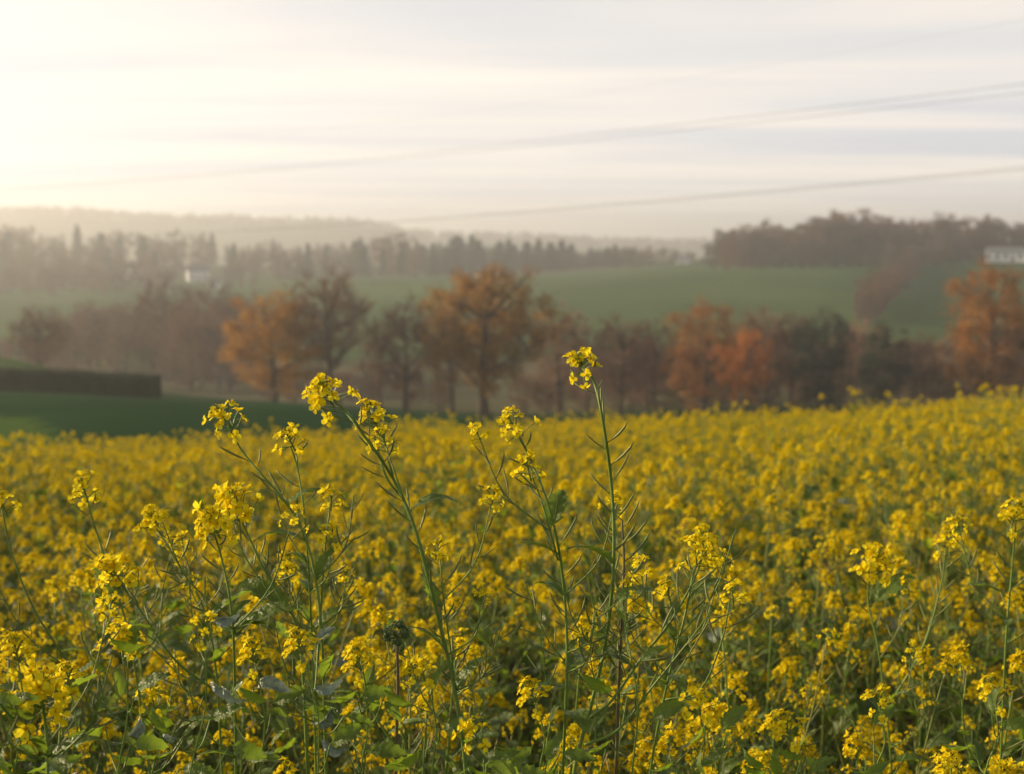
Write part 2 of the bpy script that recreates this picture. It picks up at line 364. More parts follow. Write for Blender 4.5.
def tree_meshes(key, parts, leafm):
    tr, tw, lv = parts
    t = tr.mesh(key + '_trunk', [M['bark']], True); cr = MB(); cr.add(tw); cr.m = [0] * len(cr.f)
    if lv.f: cr.add(lv, None, {0: 1})
    c = cr.mesh(key + '_crown', [M['twig'], M[leafm]] if lv.f else [M['twig']]); return t, c
TREE = {}
def proto(key, leafm, **k): TREE[key] = tree_meshes(key, broad_tree(**k), leafm)
proto('oak', 'oak_leaf', seed=3, w=0.44, cz=0.59, ch=0.42, clumps=130, leaves=150, leaf=0.0100, twigs=5, limbs=12, fork=0.22, spread=0.075, trunk_r=0.030)
proto('orange', 'orange_leaf', seed=5, w=0.40, cz=0.51, ch=0.50, clumps=130, leaves=130, leaf=0.010, twigs=4, limbs=9, fork=0.15, spread=0.085)
proto('rust', 'rust_leaf', seed=8, w=0.34, cz=0.55, ch=0.44, clumps=80, leaves=130, leaf=0.011, twigs=4, limbs=8, fork=0.15, spread=0.085)
proto('russet', 'russet_leaf', seed=16, w=0.36, cz=0.52, ch=0.49, clumps=115, leaves=105, leaf=0.010, twigs=5, limbs=10, fork=0.14, spread=0.08)
proto('bare_fan', 'brown_leaf', seed=12, w=0.34, cz=0.60, ch=0.40, clumps=120, leaves=9, leaf=0.009, twigs=12, limbs=12, fork=0.18, top_heavy=0.35, subtw=3, twl=0.12, up=0.9)
proto('bare_thin', 'brown_leaf', seed=21, w=0.32, cz=0.58, ch=0.41, clumps=90, leaves=14, leaf=0.010, twigs=11, limbs=9, fork=0.28, subtw=3, twl=0.11, up=0.6)
proto('sparse', 'brown_leaf', seed=33, w=0.34, cz=0.56, ch=0.44, clumps=85, leaves=55, leaf=0.0095, twigs=8, limbs=9, fork=0.2, subtw=2, spread=0.085)
proto('sparse_lean', 'oak_leaf', seed=37, w=0.24, cz=0.60, ch=0.38, clumps=60, leaves=60, leaf=0.010, twigs=7, limbs=7, fork=0.25, subtw=2, lean=-0.14, spread=0.08)
proto('ivy', 'ivy_leaf', seed=41, w=0.22, cz=0.52, ch=0.48, clumps=80, leaves=120, leaf=0.011, twigs=3, limbs=8, fork=0.1, spread=0.075)
proto('thicket', 'brown_leaf', seed=44, w=0.42, cz=0.50, ch=0.50, clumps=80, leaves=34, leaf=0.014, twigs=11, limbs=10, fork=0.08, subtw=2, spread=0.1, twl=0.15)
for i in range(4):
    proto('far%d' % i, 'far_leaf', seed=60 + i, w=0.30 + 0.03 * i, cz=0.52, ch=0.52, clumps=50, leaves=44, leaf=0.022, twigs=6, limbs=5, fork=0.12, subtw=1, spread=0.10, fine=False, twl=0.12)
for i in range(3): TREE['conifer%d' % i] = tree_meshes('conifer%d' % i, conifer(80 + i, w=0.20 + 0.03 * i, layers=20, per=11, leaf=0.045), 'needle')
def tree(name, key, x, y, h, ws, label, group=None, rot=None, cat='tree'):
    t = empty(name, (x, y, gz(x, y))); t.rotation_euler.z = rng.uniform(0, TAU) if rot is None else rot
    t.scale = (h * ws, h * ws, h)
    link('trunk', TREE[key][0], t); link('crown', TREE[key][1], t)
    return tag(t, label, cat, group)
def tree_px(name, key, u, vtop, d, ws, label, group=None, rot=None, cat='tree'):
    p = P(u, vtop, d); return tree(name, key, p.x, p.y, p.z - gz(p.x, p.y), ws, label, group, rot, cat)
G = 'autumn trees beyond the meadow'
tree_px('bare_tree', 'bare_fan', 38, 309, 165, 1.25, 'dark bare spreading tree behind the left end of the hedge', G)
tree_px('autumn_tree', 'orange', 272, 289, 150, 1.16, 'dense rounded orange-leaved tree at the left end of the row', G)
tree_px('bare_tree', 'bare_fan', 327, 276, 152, 1.08, 'tall bare fan-shaped tree touching the rounded orange tree', G)
tree_px('bare_tree', 'bare_thin', 405, 297, 148, 1.0, 'thin bare tree with dark trunk left of the big oak', G)
tree_px('autumn_tree', 'sparse_lean', 452, 298, 146, 0.85, 'small leaning brown-leaved tree against the big oak', G, rot=0.0)
tree_px('oak_tree', 'oak', 484, 264, 150, 1.04, 'largest orange-brown oak with open crown in the middle', G, rot=0.6)
tree_px('autumn_tree', 'sparse', 380, 322, 160, 0.8, 'small brownish tree between the fan-shaped and thin bare trees', G)
tree_px('bare_tree', 'bare_thin', 560, 304, 158, 0.95, 'half-bare brown tree just right of the big oak', G, rot=2.0)
tree_px('bare_tree', 'sparse', 622, 310, 156, 0.9, 'brown thin-leaved tree behind the tallest yellow flower', G)
tree_px('bare_tree', 'bare_fan', 655, 325, 165, 0.95, 'greyish bare tree left of the rust-orange clump', G, rot=1.0)
tree_px('autumn_tree', 'russet', 706, 300, 160, 1.05, 'broad rust-brown tree behind the bright orange one', G)
tree_px('autumn_tree', 'rust', 745, 328, 148, 0.95, 'small bright orange-red tree in front of the brown wood', G)
tree_px('autumn_tree', 'sparse', 768, 302, 168, 1.1, 'tall brown tree right of the rust-brown clump', G)
tree_px('bare_tree', 'bare_fan', 792, 318, 165, 0.8, 'dark bare tree left of the dark evergreen', G)
tree_px('evergreen_tree', 'ivy', 822, 303, 160, 1.15, 'taller dark evergreen standing in the brown wood', G)
tree_px('bare_tree', 'bare_thin', 852, 322, 168, 0.9, 'grey bare tree between the two dark evergreens', G)
tree_px('evergreen_tree', 'ivy', 884, 317, 152, 1.15, 'lower dark green ivy-clad tree right of the evergreen', G, rot=2.5)
tree_px('autumn_tree', 'sparse', 918, 330, 160, 0.95, 'brown small-leaved tree left of the tall orange tree', G)
tree_px('autumn_tree', 'russet', 992, 262, 150, 0.92, 'tall pointed orange tree at the right edge', G, rot=1.2)
tree_px('autumn_tree', 'sparse', 1028, 312, 146, 1.0, 'brown tree in front of the tall orange tree at the edge', G)
tree_px('autumn_tree', 'russet', 1075, 300, 158, 0.9, 'orange tree cut by the right edge of the view', G)
# understorey and second rank
LM = [(250, 'left of the rounded orange tree'), (300, 'under the rounded orange tree'), (360, 'under the fan-shaped bare tree'), (428, 'beside the thin bare tree'), (530, 'under the big oak'), (600, 'right of the big oak'), (668, 'behind the tallest flower stalk'), (728, 'by the rust-brown tree'), (775, 'by the small orange-red tree'), (845, 'by the taller dark evergreen'), (905, 'by the ivy-clad tree'), (955, 'left of the tall orange tree'), (9999, 'by the tall orange tree at the edge')]
def lm(u): return next(t for x, t in LM if u < x)
r2 = random.Random(5)
for i, u in enumerate(range(560, 1060, 24)):
    tree_px('shrub', 'thicket', u + r2.uniform(-8, 8), r2.uniform(338, 362), r2.uniform(168, 192), r2.uniform(0.9, 1.3),
            'dark brown leafless shrub ' + lm(u), 'shrubs under the tree row', cat='shrub')
for i, u in enumerate((345, 372, 410, 436, 520, 548, 300, 270)):
    tree_px('shrub', 'thicket', u + r2.uniform(-6, 6), r2.uniform(362, 378), r2.uniform(165, 185), r2.uniform(0.9, 1.3),
            'low misty brown shrub ' + lm(u), 'shrubs between the trunks', cat='shrub')
for i, u in enumerate((585, 640, 690, 735, 780, 835, 870, 905, 945, 1010)):
    tree_px('bare_tree', ('bare_fan', 'thicket', 'bare_thin')[i % 3], u + r2.uniform(-8, 8), r2.uniform(318, 340), r2.uniform(195, 215), r2.uniform(0.85, 1.1),
            'dim bare tree of the second rank ' + lm(u), 'second rank of bare trees')
for i in range(18):
    u = 68 + i * 10.2 + r2.uniform(-5, 5)
    tree_px('hazy_tree', ('thicket', 'sparse', 'bare_fan', 'thicket')[(i * 7) % 4], u, 306 + 12 * math.sin(i * 1.7) + r2.uniform(-6, 8) - (6 if i > 9 else 0), r2.uniform(230, 290), r2.uniform(0.9, 1.2),
            'misty pinkish-brown tree in the hollow ' + ('above the hedge' if u < 125 else 'right of the hedge end' if u < 185 else 'left of the rounded orange tree'), 'misty trees in the hollow')
for i in range(7):
    tree_px('hazy_tree', ('thicket', 'bare_fan')[i % 2], -55 + i * 18, 335 + r2.uniform(-8, 8), r2.uniform(235, 260), 1.0, 'misty tree behind the bare spreading tree at far left', 'misty trees at far left')

# woods on the ridges
def where(u, marks): return next(t for x, t in marks if u < x)
MR = [(765, 'at its left end'), (830, 'left of its highest crowns'), (875, 'at its highest crowns'), (930, 'above the scrub line'), (985, 'left of the white farmhouse'), (9999, 'above the white farmhouse')]
ML = [(60, 'at the left edge'), (118, 'left of the long grey-roofed house'), (180, 'between the two houses'), (225, 'behind the white house'), (300, 'above the rounded orange tree'), (370, 'above the fan-shaped bare tree'), (430, 'above the thin bare tree'), (545, 'above the big oak'), (620, 'right of the oak'), (9999, 'near the tiny cottage')]
def prof(u, pts):
    return float(np.interp(u, [p[0] for p in pts], [p[1] for p in pts]))
RT = [(700, 246), (722, 224), (760, 218), (800, 218), (840, 207), (880, 212), (920, 217), (950, 210), (1000, 215), (1024, 218), (1120, 215)]
k = 0
for row, (d0, n) in enumerate(((508, 22), (530, 24), (556, 24))):
    for i in range(n):
        u = 726 + (i + r2.uniform(-0.4, 0.4)) * (1110 - 726) / n
        tree_px('hilltop_tree', 'far%d' % (k % 4), u, prof(u, RT) + abs(r2.gauss(0, 5)) + (7 if row == 0 else 0), d0 + r2.uniform(-8, 8), r2.uniform(0.9, 1.3),
                ('front', 'middle', 'rearmost')[row] + ' brown tree of the right hilltop wood, ' + where(u, MR), 'wood on the right hilltop'); k += 1
for i in range(52):
    u = -50 + (i % 26) * 12 + r2.uniform(-5, 5)
    if 176 < u < 224: continue
    tree_px('hillside_tree', 'far%d' % (i % 4), u, (262 if u < 230 else 268) + r2.uniform(-6, 6) + (10 if i > 25 else 0), (590 if i < 26 else 530) + r2.uniform(-15, 30), r2.uniform(1.0, 1.4), 'misty low tree below the left ridge wood, ' + where(u, ML), 'trees at the foot of the left ridge')
for i in range(34):
    u = 716 + i * 12 + r2.uniform(-4, 4)
    tree_px('hilltop_bush', 'far%d' % (i % 4), u, 240 + r2.uniform(-4, 5), 545 + r2.uniform(-8, 8), r2.uniform(1.3, 1.8), 'low dark bush under the right hilltop wood, ' + where(u, MR), 'bushes under the hilltop wood', cat='bush')
LT = [(-60, 222), (0, 223), (60, 226), (110, 227), (150, 226), (200, 231), (230, 238), (250, 242), (290, 238), (330, 241), (390, 236), (420, 240), (470, 240)]
for row, (d0, n) in enumerate(((660, 30), (740, 30), (830, 30))):
    for i in range(n):
        u = -50 + (i + r2.uniform(-0.4, 0.4)) * (500 + 20) / n
        if row == 0 and 180 < u < 220: continue
        v = prof(u, LT) + abs(r2.gauss(0, 4)) + (2 - row) * (9 if u < 230 else 3)
        con = r2.random() < (0.25 if u < 300 else 0.45)
        tree_px('ridge_conifer' if con else 'ridge_tree', ('conifer%d' % (k % 3)) if con else 'far%d' % (k % 4), u, v - (3 if con else 0), d0 + r2.uniform(-25, 25), r2.uniform(0.9, 1.25) * (1.2 if con else 1),
                ('dark pointed conifer of the ' if con else 'misty brown tree of the ') + ('front', 'middle', 'back')[row] + ' ridge wood, ' + where(u, ML), 'conifers on the left ridge' if con else 'wood on the left ridge'); k += 1
tree_px('ridge_tree', 'far3', 391, 231, 690, 1.5, 'rounded orange-brown tree on the ridge between conifer groups', None)
for i, (u, v) in enumerate([(352, 238), (360, 243), (424, 243), (436, 241), (447, 246), (459, 236), (470, 234), (480, 240), (498, 240), (506, 237), (515, 243), (528, 239), (540, 236), (549, 241), (560, 239), (571, 244), (590, 248), (608, 247), (618, 242), (634, 248)]):
    tree_px('ridge_conifer', 'conifer%d' % (i % 3), u + r2.uniform(-3, 3), v + r2.uniform(-1, 3), 700 + r2.uniform(-20, 30), r2.uniform(1.5, 2.6), 'dark conifer of the central ridge row, ' + where(u, ML), 'conifers on the central ridge')
for i in range(22):
    u = 425 + i * 9.5 + r2.uniform(-4, 4)
    tree_px('ridge_tree', 'far%d' % (i % 4), u, 248 + r2.uniform(-4, 6), 720 + r2.uniform(-20, 40), r2.uniform(1.2, 1.8), 'dim brown tree between the ridge conifers, ' + where(u, ML), 'broadleaved trees among the ridge conifers')
for i in range(18):
    u = 575 + i * 8.6 + r2.uniform(-3, 3)
    tree_px('ridge_bush', 'far%d' % (i % 4), u, prof(u, [(575, 252), (620, 245), (660, 246), (690, 250), (730, 250)]) + abs(r2.gauss(0, 3)), 690 + r2.uniform(-30, 40), 1.3, 'small dark bush on the skyline left of the hilltop wood', 'bushes on the skyline', cat='bush')
for i in range(44):
    q = i / 43; d = 498 - 185 * q; u = 922 - 60 * q + r2.uniform(-1, 1) * (34 - 26 * q); p = P(u, 300, d)
    tree('field_hedge_tree', 'far%d' % (i % 4), p.x, p.y, r2.uniform(6.5, 10) * (1.15 if q < 0.25 else 0.8), r2.uniform(0.9, 1.3),
         'scrubby russet tree in the ' + ('upper' if q < 0.33 else 'middle' if q < 0.66 else 'lower') + ' part of the line between two hill fields', 'scrub line between the hill fields')
# the far wooded ridge: a mass of crowns nobody could count
fw = MB(); rf = random.Random(9)
for i in range(900):
    d = rf.uniform(2050, 2300); t = rf.uniform(-0.5, 0.2); x = t * d; z = gz(x, d); h = rf.uniform(9, 16); c = Vector((x, d, z + h * 0.5))
    for _ in range(9):
        leaf_quad(fw, c + Vector((rf.gauss(0, 4), rf.gauss(0, 4), rf.uniform(-0.5, 0.5) * h)), rf.uniform(3, 5), rf)
tag(link('far_woodland', fw.mesh('far_woodland', [M['far_leaf']])), 'pale wooded ridge on the horizon almost lost in haze', 'woodland', None, 'stuff')

# ------------------------------------------------------------------ hedge
def hedge():
    a, b = P(-40, 391, 110), P(158, 391, 110); L = b.x - a.x; base = Vector(((a.x + b.x) / 2, 110, 0)); base.z = gz(base.x, 110)
    h = empty('clipped_hedge', base); r = random.Random(4); fo, core = MB(), MB(); W, H = 0.8, 1.72
    zb = lambda x: gz(base.x + x, 110) - base.z
    n = 40
    for i in range(n):
        x0, x1 = -L/2 + L*i/n, -L/2 + L*(i+1)/n
        z0, z1 = zb(x0), zb(x1); y = W * 0.92
        ring = lambda x, z: [Vector((x, -y, z - 0.1)), Vector((x, -y, z + H * 0.97)), Vector((x, y, z + H * 0.97)), Vector((x, y, z - 0.1))]
        A, B = ring(x0 * 0.995, z0), ring(x1 * 0.995, z1)
        for q in range(3): core.face([A[q], A[q + 1], B[q + 1], B[q]])
        if i == 0: core.face(A)
        if i == n - 1: core.face(B[::-1])
    for _ in range(16000):
        x = r.uniform(-L/2, L/2); s = r.random()
        if s < 0.5: p = Vector((x, -W, r.uniform(0, H)))
        elif s < 0.8: p = Vector((x, r.uniform(-W, W), H))
        elif s < 0.9: p = Vector((x, W, r.uniform(0, H)))
        else: p = Vector((L/2, r.uniform(-W, W), r.uniform(0, H)))
        p += rv(r) * r.random() * 0.13; p.z += zb(p.x) + 0.06 * math.sin(p.x * 1.3) * math.sin(p.x * 0.47) * (p.z > 1.2); leaf_quad(fo, p, r.uniform(0.05, 0.10), r)
    link('core', core.mesh('hedge_core', [M['hedge_leaf']]), h); link('foliage', fo.mesh('hedge_foliage', [M['hedge_leaf']]), h)
    tag(h, 'long dark clipped hedge at the left edge of the meadow', 'hedge')
hedge()

# ------------------------------------------------------------------ houses
def house(name, u, v, d, L, W, H, R, yaw, label, wins, wall='plaster', chimney=True):
    p = P(u, v, d); h = empty(name, (p.x, p.y, gz(p.x, p.y))); h.rotation_euler.z = yaw
    b = MB(); b.box((-L/2, -W/2, -1.5), (L/2, W/2, H))
    for x in (-L/2 + 0.001, L/2 - 0.001): b.face([(x, -W/2, H), (x, W/2, H), (x, 0, H + R)] if x > 0 else [(x, W/2, H), (x, -W/2, H), (x, 0, H + R)])
    link('wall', b.mesh(name + '_wall', [M[wall]]), h)
    ro = MB(); e = 0.4; dz = R * e / (W / 2)
    for s in (-1, 1):
        a, c = (-L/2 - e, s * (W/2 + e), H - dz), (L/2 + e, s * (W/2 + e), H - dz); t0, t1 = (L/2 + e, 0, H + R), (-L/2 - e, 0, H + R)
        top = [tuple(Vector(q) + Vector((0, 0, 0.25))) for q in (a, c, t0, t1)]
        n = len(ro.v); ro.v += [a, c, t0, t1] + top
        for q in ((0,1,2,3),(4,5,6,7),(0,1,5,4),(1,2,6,5),(2,3,7,6),(3,0,4,7)): ro.f.append(tuple(n + i for i in q)); ro.m.append(0)
    rof = link('roof', ro.mesh(name + '_roof', [M['roof']]), h)
    if chimney:
        cb = MB(); cb.box((L*0.2, -0.35, H + R * 0.5), (L*0.2 + 0.7, 0.35, H + R + 0.9)); link('chimney', cb.mesh('chimney', [M['brick']]), rof)
    for x, z in wins:
        wm_ = MB(); wm_.box((x - 0.6, -W/2 - 0.03, z), (x + 0.6, -W/2 + 0.05, z + 1.3)); link('window', wm_.mesh('window', [M['glass']]), h)
    dm = MB(); dm.box((-0.5, -W/2 - 0.04, 0.0), (0.5, -W/2 + 0.05, 2.0)); link('door', dm.mesh('door', [M['door']]), h)
    return tag(h, label, 'house')
house('white_house', 198, 280, 625, 9.0, 6.5, 4.4, 2.4, 0.32, 'small white house among the misty trees on the left', [(-2.6, 1.0), (2.6, 1.0)])
house('farm_shed', 214, 292, 560, 5.0, 4, 2.3, 1.2, 0.3, 'little pale shed below the white house on the left', [(-1.5, 0.9)], chimney=False)
house('farm_shed', 166, 293, 575, 4.0, 3.5, 2.0, 1.0, 0.1, 'tiny pale shed at the field edge left of the white house', [(-1.2, 0.8)], chimney=False)
house('long_house', 132, 262, 690, 15, 8, 4.0, 3.0, -0.1, 'faint long grey-roofed house in the wood left of the white house', [(-4, 1.2), (4, 1.2)])
house('cottage', 683, 264, 660, 5, 4, 1.8, 2.2, -0.5, 'tiny pale cottage on the skyline left of the hilltop wood', [(-1.8, 0.9), (1.8, 0.9)])
house('farmhouse', 1014, 262, 490, 18, 8, 3.6, 1.2, -0.45, 'long low white farmhouse at the right edge of the hill', [(-8, 1.2), (-5, 1.2), (-2.4, 1.2), (2.4, 1.2), (5, 1.2), (8, 1.2)])

# ------------------------------------------------------------------ power lines
def wire(u0, v0, d0, u1, v1, d1, sag, label, r=0.03, ext=0.5):
    a, b = P(u0, v0, d0), P(u1, v1, d1); m = MB(); pts = []
    for i in range(61):
        s = -0.12 + (1 + ext) * i / 60; p = a.lerp(b, s); p.z -= sag * 4 * s * (1 - s); pts.append(p)
    base = pts[0]; m.tube([p - base for p in pts], [r] * len(pts), 5)
    o = link('power_line', m.mesh('power_line', [M['wire']], True)); o.location = base
    tag(o, label, 'power line', 'overhead power lines')
wire(1024, 84, 150, 0, 188, 420, 1.4, 'upper thin cable of the close pair crossing the sky', ext=0.12)
wire(1024, 93, 152, 0, 190, 424, 1.3, 'lower thin cable of the close pair crossing the sky', ext=0.12)
wire(1024, 167, 150, 250, 230, 360, 0.6, 'lowest cable sloping just above the misty ridge', ext=0.5)
wire(1024, 170, 151.5, 250, 231, 362, 0.6, 'second strand close under the lowest cable', ext=0.5)
wire(1024, 20, 140, 330, 128, 330, 1.0, 'faint topmost cable in the upper right sky', r=0.010, ext=0.7)

# ------------------------------------------------------------------ mustard pieces
def petal_shape(mb, r, ang, L, W, cup, m=0):
    ca, sa = math.cos(ang), math.sin(ang)
    def pt(x, y, z): return (x * ca - y * sa, x * sa + y * ca, z)
    j = lambda s: r.uniform(-s, s)
    b0, b1 = (0.1 * L, -0.10 * W, 0), (0.1 * L, 0.10 * W, 0)
    z1, z2 = cup * 0.35 * L, cup * L * (0.5 + j(0.35))
    m0, m1, m2 = (0.55*L, -0.5*W, z1 + 0.12*L + j(.05*L)), (0.5*L, 0, z1), (0.55*L, 0.5*W, z1 + 0.12*L + j(.05*L))
    t0, t1, t2 = (0.95*L, -0.36*W, z2 + j(.1*L)), (L, 0, z2 - 0.05 * L), (0.95*L, 0.36*W, z2 + j(.1*L))
    n = len(mb.v); mb.v += [pt(*q) for q in (b0, b1, m0, m1, m2, t0, t1, t2)]
    for q in ((0, 2, 3), (0, 3, 1), (1, 3, 4), (2, 5, 6, 3), (3, 6, 7, 4)): mb.f.append(tuple(n + i for i in q)); mb.m.append(m)
def flower(seed):
    r = random.Random(seed); mb = MB(); cup = r.uniform(-0.5, 1.1)
    for k in range(4): petal_shape(mb, r, k * math.pi / 2 + r.uniform(-.25, .25), r.uniform(0.0052, 0.0070), r.uniform(0.0046, 0.0062), cup + r.uniform(-.5, .5), 0)
    for k in range(4):
        a = r.uniform(0, TAU); d = Vector((math.cos(a) * 0.0016, math.sin(a) * 0.0016, 0.0042)); p = d * 0.2
        mb.face([p + Vector((0.0005, 0, 0)), p - Vector((0.0005, 0, 0)), d + Vector((0, 0.0006, 0))], 0)
    mb.tube([(0, 0, -0.001), (0, 0, 0.002)], [0.001, 0.0012], 3, 0, cap=False)
    return mb
FL = [flower(100 + i) for i in range(9)]
def ball(mb, p, ax, s, m):           # a small bud, pointed ellipsoid
    ax = ax.normalized(); x = ax.orthogonal().normalized(); y = ax.cross(x); n = len(mb.v)
    mb.v.append(tuple(p - ax * s)); mb.v += [tuple(p + (x * math.cos(a) + y * math.sin(a)) * s * 0.62) for a in (0, TAU/4, TAU/2, 3*TAU/4)]; mb.v.append(tuple(p + ax * s * 1.2))
    for k in range(4):
        q = 1 + k, 1 + (k + 1) % 4
        mb.f += [(n, n + q[1], n + q[0]), (n + 5, n + q[0], n + q[1])]; mb.m += [m, m]
def head_layout(seed, n_open, size=1.0):
    """origin at the tip of the stalk, axis +Z: (core mesh with buds and flower stalks, flower frames)"""
    r = random.Random(seed); core = MB(); fl = []
    for k in range(n_open):
        t = k / max(1, n_open - 1); a = k * 2.4 + r.uniform(-.5, .5); el = math.radians(18 + 50 * t + r.uniform(-16, 16))
        z = (-0.024 + 0.021 * t + r.uniform(-.003, .003)) * size; L = (0.0205 - 0.009 * t) * r.uniform(0.7, 1.3) * size
        d = Vector((math.cos(a) * math.cos(el), math.sin(a) * math.cos(el), math.sin(el))); s = Vector((0, 0, z)); e = s + d * L + Vector((0, 0, -0.001))
        core.tube([s, s.lerp(e, 0.55) + Vector((0, 0, 0.0012)), e], [0.0006] * 3, 3, 1, cap=False)
        fz = (d + Vector((r.uniform(-.5, .5), r.uniform(-.5, .5), r.uniform(-0.1, 0.6)))).normalized()
        fl.append((frame(e, fz, r.uniform(0, TAU), size * r.uniform(0.82, 1.12)), r.randrange(len(FL))))
    for k in range(11):
        a = k * 2.4; rr = 0.0058 * math.sqrt(k / 11) * size; p = Vector((rr * math.cos(a), rr * math.sin(a), (0.005 - rr * 0.5) * size + 0.001))
        ball(core, p, Vector((math.cos(a) * rr * 60, math.sin(a) * rr * 60, 1)), r.uniform(0.0018, 0.0028) * size, 0)
    core.tube([(0, 0, -0.026 * size), (0, 0, 0.003)], [0.0011, 0.0008], 4, 1)
    return core, fl
HEADS = [head_layout(200 + i, (13, 17, 21, 26, 14, 28)[i], (0.95, 1.0, 1.1, 1.15, 0.9, 1.2)[i]) for i in range(6)]
def head_mesh(i):
    core, fl = HEADS[i]; mb = MB(); mb.add(core, None, {0: 1, 1: 2})
    for Mx, k in fl: mb.add(FL[k], Mx, {0: 0, 1: 1})
    return mb
HM = [head_mesh(i) for i in range(6)]
HEADMATS = [M['petal'], M['bud'], M['stem']]
HEAD_ME = [h.mesh('flower_head', HEADMATS) for h in HM]
CORE_ME = [c.mesh('flower_head_core', [M['bud'], M['stem']]) for c, _ in HEADS]
FL_ME = [f.mesh('flower', [M['petal'], M['bud']]) for f in FL]
def pod(seed):
    r = random.Random(seed); mb = MB(); b = r.uniform(-0.25, 0.25); L = r.uniform(0.020, 0.027)
    a = Vector((0, 0, 0)); d = Vector((1, 0, 0.75)).normalized(); up = Vector((0, 0, 1))
    p1 = a + d * 0.008; p2 = p1 + (d + up * (0.25 + b)).normalized() * L * 0.5; p3 = p2 + (d + up * (0.5 + b)).normalized() * L * 0.5; p4 = p3 + (d + up * (0.9 + b)).normalized() * 0.007
    mb.tube([a, p1, p1.lerp(p2, 0.3), p2, p3, p4], [0.0005, 0.0006, 0.0011, 0.0013, 0.0011, 0.0003], 4); return mb
PODS = [pod(300 + i) for i in range(5)]
POD_ME = [p.mesh('seed_pod', [M['pod']], True) for p in PODS]
def leaf_shape(seed, kind):
    """unit-length leaf along +X, face up"""
    r = random.Random(seed); mb = MB()
    if kind == 'lance': N, Wd, lob = 7, 0.17, 0.0
    elif kind == 'lobed': N, Wd, lob = 12, 0.27, 0.5
    else: N, Wd, lob = 9, 0.24, 0.25
    curl = r.uniform(0.3, 1.1) * (1 if kind != 'wilted' else 2.4); fold = r.uniform(0.15, 0.5) if kind != 'wilted' else 1.0; tw = r.uniform(-0.5, 0.5) * (1 if kind != 'wilted' else 2.2)
    rows = []; x, z, ang = 0.0, 0.0, 0.35; step = 1.0 / N
    for i in range(N + 1):
        t = i / N; w = Wd * (math.sin(math.pi * min(1, t * 0.92 + 0.06)) ** 0.8) * (1 - 0.25 * t) if t > 0.12 else 0.02
        if i == N: w = 0.012
        w *= 1 - lob * (0.5 + 0.5 * math.cos(i * math.pi)) * (1 - t * 0.7) + r.uniform(-.1, .1)
        row = []
        for s in (-1, -0.5, 0, 0.5, 1):
            o = Vector((0, s * w, abs(s) * w * fold + r.uniform(-.03, .03) * (abs(s) > 0.3) * (2 if kind == 'wilted' else 1))); o.rotate(Quaternion((1, 0, 0), tw * t))
            row.append(Vector((x + 0.05 * abs(s) * (1 if i % 2 else -1) * lob, 0, z)) + o)
        rows.append(row); x += step * math.cos(ang); z += step * math.sin(ang); ang -= curl * step * (1 + t)
    n = len(mb.v)
    for row in rows: mb.v += [tuple(p) for p in row]
    for i in range(N):
        for j in range(4): mb.f.append((n + i*5 + j, n + (i+1)*5 + j, n + (i+1)*5 + j + 1, n + i*5 + j + 1)); mb.m.append(0)
    return mb
LEAFK = ['lance', 'lance', 'oval', 'lobed', 'lobed', 'wilted']
LEAVES = [leaf_shape(400 + i, k) for i, k in enumerate(LEAFK)]
LEAF_ME = [l.mesh('leaf', [M['wilted' if k == 'wilted' else 'leaf']], True) for l, k in zip(LEAVES, LEAFK)]
def along(path, t):
    f = t * (len(path) - 1); i = min(int(f), len(path) - 2); return path[i].lerp(path[i + 1], f - i), (path[i + 1] - path[i]).normalized()
def pod_frame(pos, axis, az, s=1.0):
    return frame(pos, axis, az, s)
def leaf_frame(pos, az, pitch, s):
    return Matrix.Translation(pos) @ Matrix.Rotation(az, 4, 'Z') @ Matrix.Rotation(-pitch, 4, 'Y') @ Matrix.Scale(s, 4)

